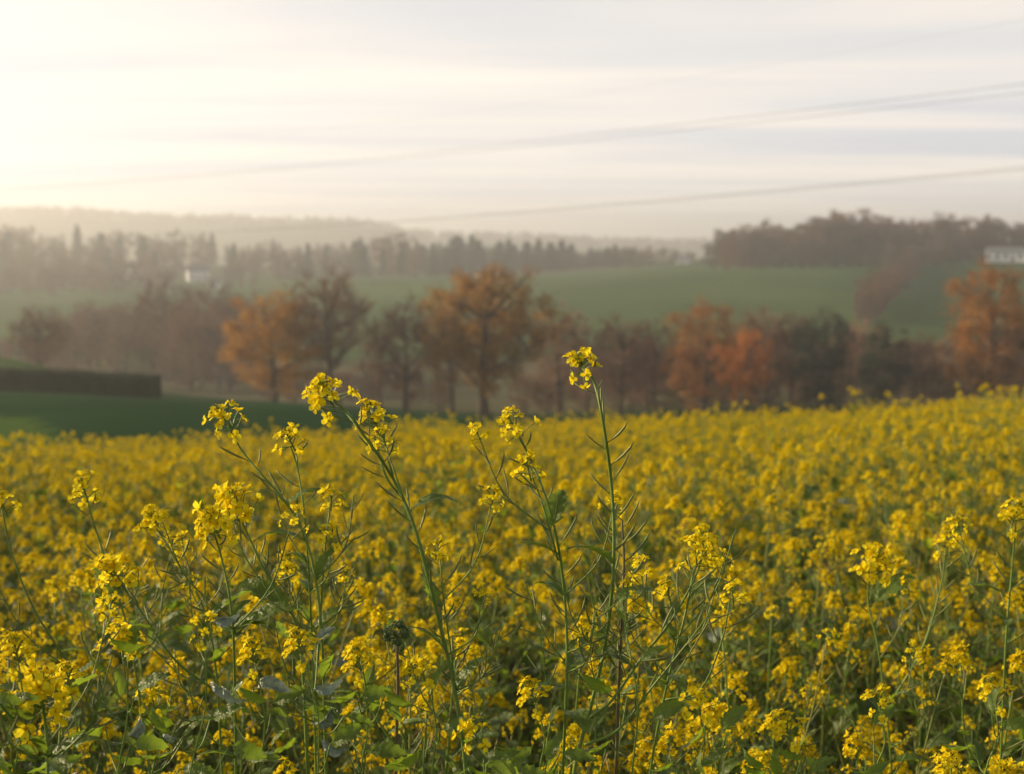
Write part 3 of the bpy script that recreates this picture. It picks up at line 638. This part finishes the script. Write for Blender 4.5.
# ------------------------------------------------------------------ prototype mustard plants (about 1.08 m to the top of the canopy)
def plant_spec(seed):
    r = random.Random(seed); stem = MB(); heads, leaves = [], []
    H = 1.0 * r.uniform(0.93, 1.08); bx, by = r.uniform(-.10, .10), r.uniform(-.10, .10)
    main = bez([(0, 0, -0.03), (bx * 0.1, by * 0.1, H * 0.35), (bx * 0.5, by * 0.5, H * 0.7), (bx, by, H)], 4); n = len(main)
    stem.tube(main, [0.0038 - 0.0028 * i / n for i in range(n)], 5)
    tips = [main]
    for k in range(r.randint(4, 6)):
        t = 0.42 + 0.5 * k / 5.5 + r.uniform(-.03, .03); s, ax = along(main, t); a = k * 2.4 + r.uniform(-.4, .4); o = Vector((math.cos(a), math.sin(a), 0))
        L = (H * r.uniform(0.74, 1.02) - s.z); L = max(L, 0.09)
        e = s + o * L * r.uniform(0.28, 0.6) + Vector((0, 0, L)); mid = s.lerp(e, 0.45) + o * 0.035 * L / 0.3 + Vector((0, 0, -0.02))
        br = bez([s, mid, e], 5); nb = len(br); stem.tube(br, [0.0021 - 0.0012 * i / nb for i in range(nb)], 4); tips.append(br)
        leaves.append((r.choice([0, 1, 2, 2]), leaf_frame(s, a, r.uniform(0.1, 0.7), r.uniform(0.05, 0.10))))
        if L > 0.25 and r.random() < 0.45:
            s2, _ = along(br, r.uniform(0.4, 0.7)); a2 = a + r.uniform(-1.5, 1.5); o2 = Vector((math.cos(a2), math.sin(a2), 0)); L2 = r.uniform(0.08, 0.2)
            e2 = s2 + o2 * L2 * 0.5 + Vector((0, 0, L2)); b2 = bez([s2, s2.lerp(e2, 0.5) + o2 * 0.015, e2], 4)
            stem.tube(b2, [0.0018, 0.0017, 0.0016, 0.0015, 0.0014, 0.0013, 0.0012, 0.0011, 0.001], 4); tips.append(b2)
    for br in tips:
        for q in range(r.randint(2, 4)):
            p, _ = along(br, r.uniform(0.15, 0.8)); leaves.append((r.choice([0, 0, 1, 2, 3]), leaf_frame(p, r.uniform(0, TAU), r.uniform(0.0, 0.9), r.uniform(0.03, 0.07))))
        e, ax = br[-1], (br[-1] - br[-2]).normalized(); heads.append((r.randrange(6), frame(e + ax * 0.018, (ax + Vector((r.uniform(-.3, .3), r.uniform(-.3, .3), 0.2))).normalized(), r.uniform(0, TAU), r.uniform(0.68, 0.92))))
        for q in range(r.choice([0, 1, 1, 2])):          # short side shoots just under the tip
            s3, _ = along(br, r.uniform(0.72, 0.92)); a3 = r.uniform(0, TAU); e3 = s3 + Vector((math.cos(a3) * r.uniform(.015, .04), math.sin(a3) * r.uniform(.015, .04), r.uniform(0.0, 0.05)))
            stem.tube([s3, s3.lerp(e3, 0.5) + Vector((0, 0, -0.004)), e3], [0.0011, 0.001, 0.0009], 3); ax3 = (e3 - s3).normalized()
            heads.append((r.choice([0, 1, 4, 4]), frame(e3 + ax3 * 0.012, (ax3 + Vector((0, 0, 0.5))).normalized(), r.uniform(0, TAU), r.uniform(0.55, 0.8))))
        if len(tips) > 3 and br is not main and r.random() < 0.28: heads.pop()
        Lb = sum((br[i + 1] - br[i]).length for i in range(len(br) - 1)); m = int(min(20, Lb / 0.016)) if r.random() < 0.85 else 3
        for q in range(m):
            t = 1 - (0.02 + 0.016 * q) / max(Lb, 0.03)
            if t < 0.15: break
            p, ax = along(br, t); stem.add(PODS[r.randrange(5)], pod_frame(p, ax, q * 2.4, r.uniform(0.7, 1.1)), {0: 1})
    for k in range(r.randint(7, 9)):
        t = 0.30 + 0.50 * k / 9; s, _ = along(main, t); leaves.append((r.choice([2, 3, 4, 3, 4, 5 if r.random() < 0.4 else 2]), leaf_frame(s, k * 2.2 + r.uniform(-.4, .4), r.uniform(-0.3, 0.6), r.uniform(0.06, 0.12))))
    return stem, heads, leaves
NP = 8
SPEC = [plant_spec(500 + i) for i in range(NP)]
STEM_ME = [s.mesh('mustard_stem', [M['stem'], M['pod']], True) for s, _, _ in SPEC]
FOL_ME = []
lib = bpy.data.collections.new('mustard_forms')       # whole plants, the forms the far crop is made of
for i, (s, hs, ls) in enumerate(SPEC):
    fo = MB()
    for k, Mx in ls: fo.add(LEAVES[k], Mx, {0: 1 if LEAFK[k] == 'wilted' else 0})
    FOL_ME.append(fo.mesh('mustard_foliage', [M['leaf'], M['wilted']], True))
    w = MB(); w.add(s, None, {0: 2, 1: 5}); w.add(fo, None, {0: 3, 1: 4})
    for k, Mx in hs: w.add(HM[k], Mx)
    lib.objects.link(bpy.data.objects.new('mustard_form_%d' % i, w.mesh('mustard_form', HEADMATS + [M['leaf'], M['wilted'], M['pod']])))

# ------------------------------------------------------------------ the crop: where every plant stands
DENS_NEAR, DENS_FAR = 26.0, 34.0
pts = []
g = 1 / math.sqrt(DENS_NEAR)
yy = 1.25
jr = random.Random(77)
while yy < 38:
    g = 1 / math.sqrt(DENS_NEAR if yy < 8 else DENS_FAR); hw = 0.40 * yy + (1.2 if yy < 6 else 2.5)
    xx = -hw - 2.0
    while xx < hw:
        x, y = xx + jr.uniform(-.45, .45) * g, yy + jr.uniform(-.45, .45) * g
        if y > 1.2 and y < field_end(x) - jr.random() * 0.6: pts.append((x, y))
        xx += g
    yy += g
inst = []
for x, y in pts:
    z = gz(x, y); s = jr.gauss(1.0, 0.095); s = max(0.76, min(1.20, s))
    s += 0.05 * math.sin(x * 1.1 + 0.6 * y) * math.sin(y * 0.9 + 1.0) + (jr.uniform(0.06, 0.16) if jr.random() < 0.09 and y > 3 else 0)
    if y < 1.7: s = min(s, 0.98)
    inst.append([x, y, z, jr.uniform(-.09, .09), jr.uniform(-.09, .09), jr.uniform(0, TAU), s, jr.randrange(NP)])
vis = [i for i, p in enumerate(inst) if abs(p[0]) < 0.385 * p[1] + 0.05]
vis.sort(key=lambda i: inst[i][1]); single = set(vis[:282])
ZX = [(90, 'at the left edge'), (210, 'below the far left high flower head'), (330, 'below the pair of full flower heads at left'), (470, 'around the foot of the arching three-headed stalk'),
      (580, 'below the two-headed stalk leaning left'), (690, 'around the foot of the tallest stalk'), (820, 'right of the forked stalk'), (950, 'below the two heads in the right middle'), (9999, 'along the right edge')]
ZR = [(1.6, 'foremost leafy mustard plant'), (2.1, 'sharp second-rank mustard plant'), (2.8, 'slightly blurred third-rank mustard plant'), (3.7, 'blurred fourth-rank mustard plant'), (4.7, 'soft fifth-rank mustard plant'), (99, 'small soft mustard plant farther back')]
def zone(p):
    u = 512 + F * p[0] / p[1]
    return next(t for d, t in ZR if p[1] < d), next(t for x, t in ZX if u < x)
for i in sorted(single, key=lambda i: inst[i][1]):
    x, y, z, ax, ay, az, s, k = inst[i]
    e = empty('mustard_plant', (x, y, z)); e.rotation_euler = (ax, ay, az); e.scale = (s, s, s)
    zr, zc = zone(inst[i]); tag(e, zr + ' ' + zc, 'mustard plant', zr.replace('plant', 'plants') + ' ' + zc)
    link('stem', STEM_ME[k], e)
    if y < 3.2:
        for q, Mx in SPEC[k][2]: o = link('leaf', LEAF_ME[q], e); o.matrix_local = Mx
    else: link('foliage', FOL_ME[k], e)
    for q, Mx in SPEC[k][1]:
        if y < 1.6:
            o = link('flower_head', CORE_ME[q], e); o.matrix_local = Mx
            for Fx, fk in HEADS[q][1]: c = link('flower', FL_ME[fk], o); c.matrix_local = Fx
        else: o = link('flower_head', HEAD_ME[q], e); o.matrix_local = Mx
rest = [p for i, p in enumerate(inst) if i not in single]
A = np.array(rest)
me = bpy.data.meshes.new('mustard_crop'); me.from_pydata(A[:, :3].tolist(), [], [])
at = me.attributes.new('turn', 'FLOAT_VECTOR', 'POINT'); at.data.foreach_set('vector', A[:, 3:6].astype(np.float32).ravel())
at = me.attributes.new('size', 'FLOAT', 'POINT'); at.data.foreach_set('value', A[:, 6].astype(np.float32))
at = me.attributes.new('form', 'INT', 'POINT'); at.data.foreach_set('value', A[:, 7].astype(np.int32))
crop = tag(link('mustard_crop', me), 'yellow mass of flowering mustard filling the field to its far edge', 'mustard crop', None, 'stuff')
ng = bpy.data.node_groups.new('mustard_crop', 'GeometryNodeTree')
ng.interface.new_socket('Geometry', in_out='INPUT', socket_type='NodeSocketGeometry'); ng.interface.new_socket('Geometry', in_out='OUTPUT', socket_type='NodeSocketGeometry')
gi, go = ng.nodes.new('NodeGroupInput'), ng.nodes.new('NodeGroupOutput')
ip = ng.nodes.new('GeometryNodeInstanceOnPoints'); ci = ng.nodes.new('GeometryNodeCollectionInfo')
ci.inputs['Collection'].default_value = lib; ci.inputs['Separate Children'].default_value = True; ci.inputs['Reset Children'].default_value = True
def named(nm, ty):
    n = ng.nodes.new('GeometryNodeInputNamedAttribute'); n.data_type = ty; n.inputs['Name'].default_value = nm; return n.outputs['Attribute']
ng.links.new(gi.outputs[0], ip.inputs['Points']); ng.links.new(ci.outputs[0], ip.inputs['Instance']); ip.inputs['Pick Instance'].default_value = True
ng.links.new(named('form', 'INT'), ip.inputs['Instance Index'])
er = ng.nodes.new('FunctionNodeEulerToRotation'); ng.links.new(named('turn', 'FLOAT_VECTOR'), er.inputs[0]); ng.links.new(er.outputs[0], ip.inputs['Rotation'])
ng.links.new(named('size', 'FLOAT'), ip.inputs['Scale']); ng.links.new(ip.outputs[0], go.inputs[0])
mod = crop.modifiers.new('crop', 'NODES'); mod.node_group = ng
print('plants', len(inst), 'single', len(single))

# ------------------------------------------------------------------ the tall plants in front
HL = 0.7
def hero(label, stems, heads=(), pods=(), leaves=(), dry=(), name='mustard_plant', group='tall mustard stalks in front', shoots=5):
    """stems: (pixel polyline from tip down, depth, tip radius mm, foot radius mm); the first one runs on into the ground"""
    u, v = stems[0][0][-1]; d = stems[0][1]; foot = P(u, v, d); bx = foot.x + (foot.x - P(*stems[0][0][-2], d).x) * 0.4
    base = Vector((bx, d + 0.02, gz(bx, d + 0.02))); e = empty(name, base); paths = []; r = random.Random(len(label) * 31 + int(u))
    sm = MB()
    for i, (px, dd, r0, r1) in enumerate(stems):
        w = [P(a, b, dd + 0.012 * math.sin(j * 1.9 + i)) - base for j, (a, b) in enumerate(px)]
        if i == 0: w = run_down(w, Vector((0, 0, -0.03)))
        pth = bez(w, 5); n = len(pth); sm.tube(pth, [(r0 + (r1 * 0.95 - r0) * (j / n) ** 0.8) * 0.001 for j in range(n)], 7, 1 if i in dry else 0); paths.append(pth)
    vis_t = [((len(st[0]) - 1) * 5 / (len(pt) - 1)) for st, pt in zip(stems, paths)]
    extra = []
    for q in range(shoots):                               # thin side shoots with pods or a small head
        si = 0 if q % 3 or len(stems) == 1 else r.randrange(len(stems))
        s0, ax = along(paths[si], vis_t[si] * r.uniform(0.60, 0.98)); a = r.choice([0, math.pi]) + r.uniform(-1.0, 1.0); o = Vector((math.cos(a), math.sin(a), 0)); L = r.uniform(0.05, 0.13)
        e0 = s0 + o * L * r.uniform(0.45, 0.8) + Vector((0, 0, L)); pt = bez([s0, s0.lerp(e0, 0.5) + o * 0.012 - Vector((0, 0, 0.008)), e0], 5)
        sm.tube(pt, [0.0011 - 0.0005 * j / len(pt) for j in range(len(pt))], 5, 0); extra.append(pt)
    link('stem', sm.mesh('tall_stem', [M['stem'], M['dry_stem']], True), e)
    for (si, k, s) in heads:
        p = paths[si]; ax = (p[0] - p[1]).normalized()
        o = link('flower_head', CORE_ME[k], e); o.matrix_local = frame(p[0] + ax * 0.018, (ax + Vector((r.uniform(-.3, .3), r.uniform(-.4, .1), 0.1))).normalized(), r.uniform(0, TAU), s * 1.12)
        for Fx, fk in HEADS[k][1]: c = link('flower', FL_ME[fk], o); c.matrix_local = Fx
    for q, pt in enumerate(extra):
        if q % 2: 
            ax = (pt[-1] - pt[-2]).normalized(); k = (4, 0)[q % 4 == 1]; o = link('flower_head', CORE_ME[k], e); o.matrix_local = frame(pt[-1] + ax * 0.014, ax, r.uniform(0, TAU), r.uniform(0.65, 0.9))
            for Fx, fk in HEADS[k][1]: c = link('flower', FL_ME[fk], o); c.matrix_local = Fx
        for j in range(6):
            p, ax = along(pt, 0.35 + 0.1 * j); o = link('seed_pod', POD_ME[r.randrange(5)], e); o.matrix_local = pod_frame(p, ax, j * 2.4, r.uniform(0.6, 0.95))
        o = link('leaf', LEAF_ME[r.choice([0, 1, 2, 3])], e); o.matrix_local = leaf_frame(pt[0], r.uniform(0, TAU), r.uniform(0, 0.8), r.uniform(0.03, 0.06))
    for (si, t0, t1, n) in pods:
        for q in range(n):
            t = (t0 + (t1 - t0) * 1.3 * (q + r.uniform(-.3, .3)) / n) * vis_t[si]; p, ax = along(paths[si], max(0, t)); ax = -ax
            o = link('seed_pod', POD_ME[r.randrange(5)], e); o.matrix_local = pod_frame(p, ax, (math.pi * (q % 2) + r.uniform(-0.8, 0.8)), r.uniform(0.75, 1.1))
    for (si, t, k, az, pt, s) in leaves:
        p, _ = along(paths[si], t * vis_t[si]); o = link('leaf', LEAF_ME[k], e); o.matrix_local = leaf_frame(p, az, pt, s * HL)
    return tag(e, label, 'mustard plant', group)
hero('tallest slender mustard stalk with one small flower head, right of centre',
     [([(587, 370), (594, 382), (600, 405), (606, 440), (611, 480), (614, 530), (612, 590), (604, 650), (590, 710), (574, 774)], 1.50, 1.3, 3.4),
      ([(622, 520), (624, 560), (622, 610), (619, 680), (616, 774)], 1.53, 1.0, 2.2),
      ([(700, 565), (690, 588), (668, 625), (640, 660), (612, 700), (590, 718)], 1.50, 0.9, 2.0),
      ([(712, 610), (690, 640), (650, 690), (618, 730), (585, 745)], 1.52, 0.8, 1.8)],
     heads=[(0, 0, 1.05), (2, 1, 0.95)], pods=[(0, 0.03, 0.62, 20), (1, 0.0, 0.6, 14), (2, 0.1, 0.7, 8), (3, 0.0, 0.6, 9)], dry=(1,),
     leaves=[(0, 0.62, 1, 3.6, 0.4, 0.09), (0, 0.7, 2, 0.5, 0.3, 0.10)])
hero('mustard stalk leaning left with two flower heads left of the tallest',
     [([(516, 432), (530, 458), (545, 495), (556, 535), (563, 580), (567, 640), (566, 700), (563, 774)], 1.50, 1.1, 2.6),
      ([(532, 476), (541, 500), (550, 530), (558, 560)], 1.50, 0.8, 1.2)],
     heads=[(0, 0, 1.0), (1, 4, 0.9)], pods=[(0, 0.08, 0.6, 14), (1, 0.25, 0.9, 4)], leaves=[(0, 0.5, 0, 3.4, 0.3, 0.07)])
hero('arching mustard stalk bearing three flower heads, left of centre',
     [([(333, 398), (345, 411), (359, 429), (376, 452), (394, 480), (410, 515), (424, 560), (440, 625), (455, 690), (466, 774)], 1.48, 1.2, 3.4),
      ([(372, 425), (378, 450), (387, 478), (404, 500)], 1.50, 0.9, 1.4),
      ([(386, 447), (394, 470), (404, 500)], 1.46, 0.8, 1.0),
      ([(440, 560), (445, 610), (452, 660), (456, 700)], 1.50, 0.8, 1.4)],
     heads=[(0, 2, 1.0), (1, 1, 1.0), (2, 0, 0.85), (3, 4, 0.7)], pods=[(0, 0.06, 0.7, 26), (1, 0.2, 0.8, 5), (3, 0.05, 0.8, 10)], leaves=[(0, 0.55, 2, 0.2, 0.4, 0.08)])
hero('leaning mustard stalk with the leftmost high flower head',
     [([(228, 426), (243, 452), (262, 475), (284, 500), (302, 530), (314, 570), (322, 640), (326, 774)], 1.55, 1.0, 2.6)],
     heads=[(0, 4, 1.1)], pods=[(0, 0.03, 0.5, 8)], leaves=[(0, 0.45, 0, 0.3, 0.3, 0.06), (0, 0.62, 2, 3.2, 0.2, 0.09)])
hero('thin upright mustard stalk with one head beside the leftmost high one',
     [([(291, 447), (298, 470), (304, 510), (308, 560), (312, 640), (316, 774)], 1.60, 0.9, 2.2)],
     heads=[(0, 4, 0.95)], pods=[(0, 0.1, 0.5, 6)])
hero('mustard stalk with a pair of full flower heads at left',
     [([(214, 532), (222, 560), (230, 600), (234, 650), (236, 774)], 1.55, 1.1, 2.6),
      ([(238, 512), (248, 535), (262, 565), (282, 600), (300, 640), (308, 774)], 1.58, 1.0, 2.2),
      ([(330, 508), (326, 540), (322, 590), (318, 660)], 1.60, 0.9, 1.4)],
     heads=[(0, 3, 1.0), (1, 3, 1.05), (2, 4, 0.8)], pods=[(0, 0.1, 0.5, 5), (1, 0.1, 0.5, 6)], leaves=[(0, 0.7, 3, 0.1, 0.3, 0.12), (1, 0.7, 4, 2.6, 0.2, 0.12)])
hero('mustard stalk with a pale-lit single head at far left',
     [([(86, 496), (96, 530), (112, 580), (130, 640), (150, 774)], 1.80, 1.0, 2.6), ([(2, 510), (14, 560), (40, 620), (90, 690), (140, 740)], 1.78, 0.9, 1.8)],
     heads=[(0, 4, 1.15), (1, 0, 1.1)], pods=[(0, 0.1, 0.5, 6)], leaves=[(0, 0.6, 3, 2.2, 0.3, 0.13)])
hero('mustard stalk with heads spread along the left middle',
     [([(158, 528), (176, 560), (200, 600), (215, 660), (222, 774)], 1.75, 1.0, 2.6), ([(118, 580), (140, 610), (175, 660), (214, 690)], 1.70, 0.9, 1.8)],
     heads=[(0, 1, 1.1), (1, 5, 1.1)], pods=[(0, 0.1, 0.5, 6), (1, 0.15, 0.6, 6)], leaves=[(0, 0.6, 4, 0.4, 0.3, 0.13), (1, 0.5, 2, 4.0, 0.4, 0.10)])
hero('broad mustard head low in the bottom left corner',
     [([(42, 700), (46, 730), (48, 774)], 1.30, 1.3, 2.4)], heads=[(0, 5, 1.15)], leaves=[(0, 0.2, 3, 3.0, 0.3, 0.09), (0, 0.3, 4, 0.3, 0.5, 0.09)])
hero('forked mustard stalk with heads right of the tallest stalk',
     [([(699, 548), (692, 580), (684, 620), (668, 680), (650, 774)], 1.60, 1.1, 2.6), ([(670, 602), (676, 630), (674, 660)], 1.58, 0.8, 1.2), ([(730, 600), (722, 640), (700, 690), (664, 700)], 1.62, 0.8, 1.4)],
     heads=[(0, 1, 0.95), (1, 0, 1.0), (2, 4, 0.9)], pods=[(0, 0.1, 0.5, 7), (2, 0.1, 0.6, 5)], leaves=[(0, 0.4, 2, 0.4, 0.5, 0.09)])
hero('mustard stalk with two heads in the right middle of the field',
     [([(872, 568), (868, 600), (880, 660), (892, 774)], 1.95, 1.1, 2.6), ([(946, 548), (940, 590), (922, 650), (892, 700)], 2.0, 0.9, 1.8)],
     heads=[(0, 3, 1.15), (1, 1, 1.0)], pods=[(0, 0.1, 0.5, 6), (1, 0.1, 0.5, 7)], leaves=[(0, 0.4, 3, 0.4, 0.4, 0.13)])
hero('mustard stalk with a head against the right edge',
     [([(1016, 520), (1012, 570), (1006, 640), (1000, 774)], 1.85, 1.1, 2.6)], heads=[(0, 1, 1.1)], pods=[(0, 0.1, 0.5, 7)], leaves=[(0, 0.5, 2, 3.0, 0.4, 0.1)])
def leafy(label, foot, d, tip, lvs, head=None):
    b = P(*foot, d); base = Vector((b.x, d, gz(b.x, d))); e = empty('mustard_plant', base); sm = MB(); t = P(*tip, d) - base
    main = bez(run_down([t, t.lerp(P(*foot, d) - base, 0.5) + Vector((0.008, 0, 0)), P(*foot, d) - base], Vector((0, 0, -0.03)), 0.07), 3); n = len(main)
    sm.tube(main, [0.0008 + 0.0014 * j / n for j in range(n)], 6); r = random.Random(int(tip[0]))
    for (u, v, px, ang, k, pt, roll) in lvs:
        L = px * 0.72 * d / F; q = P(u, v, d + r.uniform(-.05, .05)) - base; m = min(main, key=lambda w: abs(w.z - (q.z - 0.03)))
        sm.tube(bez([m, m.lerp(q, 0.5) + Vector((0, 0, -0.008)), q], 4), [0.0008] * 9, 4)
        o = link('leaf', LEAF_ME[k], e); o.matrix_local = Matrix.Translation(q) @ Matrix.Rotation(-math.radians(ang), 4, 'Y') @ Matrix.Rotation(roll, 4, 'X') @ Matrix.Rotation(pt, 4, 'Z') @ Matrix.Scale(L, 4)
    link('stem', sm.mesh('leafy_stem', [M['stem']], True), e)
    if head is not None:
        ax = (main[0] - main[1]).normalized(); o = link('flower_head', CORE_ME[head], e); o.matrix_local = frame(main[0] + ax * 0.018, ax, 0.4, 1.0)
        for Fx, fk in HEADS[head][1]: c = link('flower', FL_ME[fk], o); c.matrix_local = Fx
    tag(e, label, 'mustard plant', 'tall mustard stalks in front')
leafy('leafy mustard plant with pale crumpled silvery leaves, bottom left of centre', (318, 774), 1.36, (302, 655),
      [(318, 645, 38, 40, 5, 0.3, 0.5), (290, 640, 34, 120, 4, 0.0, -0.8), (312, 690, 48, 8, 5, 0.2, 1.4), (345, 715, 45, -30, 4, 0.1, 0.8), (270, 700, 48, 150, 3, 0.1, 0.9), (300, 735, 60, 200, 4, 0, 0.8), (330, 745, 60, 20, 3, 0.2, 1.0)], 1)
leafy('leafy mustard plant with drooping blue-grey leaves, lower left', (190, 774), 1.34, (205, 640),
      [(212, 622, 42, 10, 5, 0.1, 1.4), (196, 625, 40, 190, 2, 0, 1.0), (150, 645, 60, 165, 3, 0.1, 0.7), (140, 715, 48, 230, 5, 0.4, 0.7), (210, 720, 58, 15, 4, 0.1, 1.0), (175, 735, 52, 120, 3, 0.2, 0.8), (230, 745, 60, -20, 3, 0, 1.0)], 0)
leafy('bright yellow-green broad-leaved mustard plant near the bottom left', (118, 774), 1.38, (122, 650),
      [(128, 660, 55, 70, 3, 0.1, 1.2), (112, 672, 50, 140, 2, 0.2, 0.7), (135, 690, 60, 20, 4, 0, 0.9), (105, 725, 60, 195, 3, 0, 0.9), (130, 745, 60, -10, 2, 0.2, 0.8)], 2)
leafy('mustard plant with dark upright leaves at the foot of the tallest stalk', (632, 774), 1.40, (628, 640),
      [(625, 622, 40, 100, 2, 0.1, 0.6), (640, 660, 45, 25, 0, 0, 0.8), (615, 690, 55, 150, 3, 0, 0.9), (650, 720, 55, 15, 3, 0.2, 0.9), (612, 740, 60, 190, 4, 0, 0.8)], None)
leafy('leafy mustard plant low at bottom centre beside the dark bud cluster', (432, 774), 1.38, (425, 680),
      [(432, 690, 40, 60, 0, 0.1, 0.8), (415, 705, 50, 150, 3, 0, 0.9), (440, 730, 55, 10, 4, 0, 1.0), (420, 750, 60, 200, 3, 0.1, 0.9)], 4)
leafy('leafy mustard plant with round bright leaf in the bottom right corner', (985, 774), 1.42, (995, 700),
      [(992, 715, 45, 80, 2, 0.1, 0.4), (1000, 730, 45, 20, 3, 0, 0.8), (975, 745, 55, 170, 4, 0, 0.9)], 1)
rl = random.Random(31)
for (u, side) in [(18, 'in the bottom left corner'), (70, 'second from the bottom left corner'), (155, 'below the bright broad-leaved plant'), (255, 'between the silvery-leaved and blue-grey-leaved plants'), (360, 'left of the dark bud cluster'), (480, 'right of the arching stalk foot'), (535, 'left of the tallest stalk foot'), (700, 'right of the tallest stalk foot'), (790, 'at the bottom right of centre'), (880, 'under the two right-hand heads')]:
    d = rl.uniform(1.28, 1.5); tv = rl.uniform(655, 720) + (0 if u < 450 else 25)
    lv_ = [(u + rl.uniform(-30, 30), tv + 12 + (774 - tv) * rl.random(), rl.uniform(34, 62), rl.choice([rl.uniform(-40, 70), rl.uniform(110, 220)]), rl.choice([2, 3, 3, 4, 4, 0, 5 if u < 450 else 2]), rl.uniform(-.3, .5), rl.uniform(0.3, 1.2)) for _ in range(10 if u < 450 else 7)]
    leafy('low leafy mustard plant ' + side, (u + rl.uniform(-8, 8), 774), d, (u, tv), lv_, rl.choice([0, 1, 4]))
# the stalk that has gone over: a dark cluster of buds on a brown stem
def dark_stalk():
    px = [(397, 642), (398, 680), (397, 720), (396, 774)]; d = 1.42; base = Vector((P(396, 774, d).x, d, 0)); base.z = gz(base.x, d); e = empty('dried_stalk', base)
    w = run_down([P(a, b, d) - base for a, b in px], Vector((0, 0, -0.03)), 0.05); sm = MB(); pth = bez(w, 5); sm.tube(pth, [0.0016 + 0.0018 * i / len(pth) for i in range(len(pth))], 7)
    link('stem', sm.mesh('dried_stem', [M['dry_stem']], True), e)
    b = MB(); r = random.Random(2)
    for k in range(120):
        dd = rv(r); p = w[0] + Vector((0, 0, 0.009)) + Vector((dd.x * 0.014, dd.y * 0.014, dd.z * 0.013)) * (0.6 + 0.4 * r.random()); ball(b, p, rv(r), r.uniform(0.0022, 0.0034), 0)
    link('bud_cluster', b.mesh('bud_cluster', [M['dark_bud']]), e); tag(e, 'dark green knobbly bud cluster on a brown stem at bottom centre', 'dried stalk')
dark_stalk()

# ------------------------------------------------------------------ haze
hz, n, l = mat('haze_air')
vp = n.new('ShaderNodeVolumePrincipled'); vp.inputs['Density'].default_value = 0.00056; vp.inputs['Color'].default_value = (0.975, 0.98, 0.985, 1); vp.inputs['Anisotropy'].default_value = 0.66
o = n.new('ShaderNodeOutputMaterial'); l.new(vp.outputs[0], o.inputs['Volume'])
zmax = max(float(ZZ.max()) + 16, 60); zmin = float(ZZ.min()) - 1.0
b = MB(); b.box((-3010, -62, zmin), (3010, 6010, zmax + 2)); hob = link('haze', b.mesh('haze', [hz]))
tag(hob, 'thin pale evening haze over the valley', 'haze', None, 'stuff')
print('haze z', zmin, zmax)
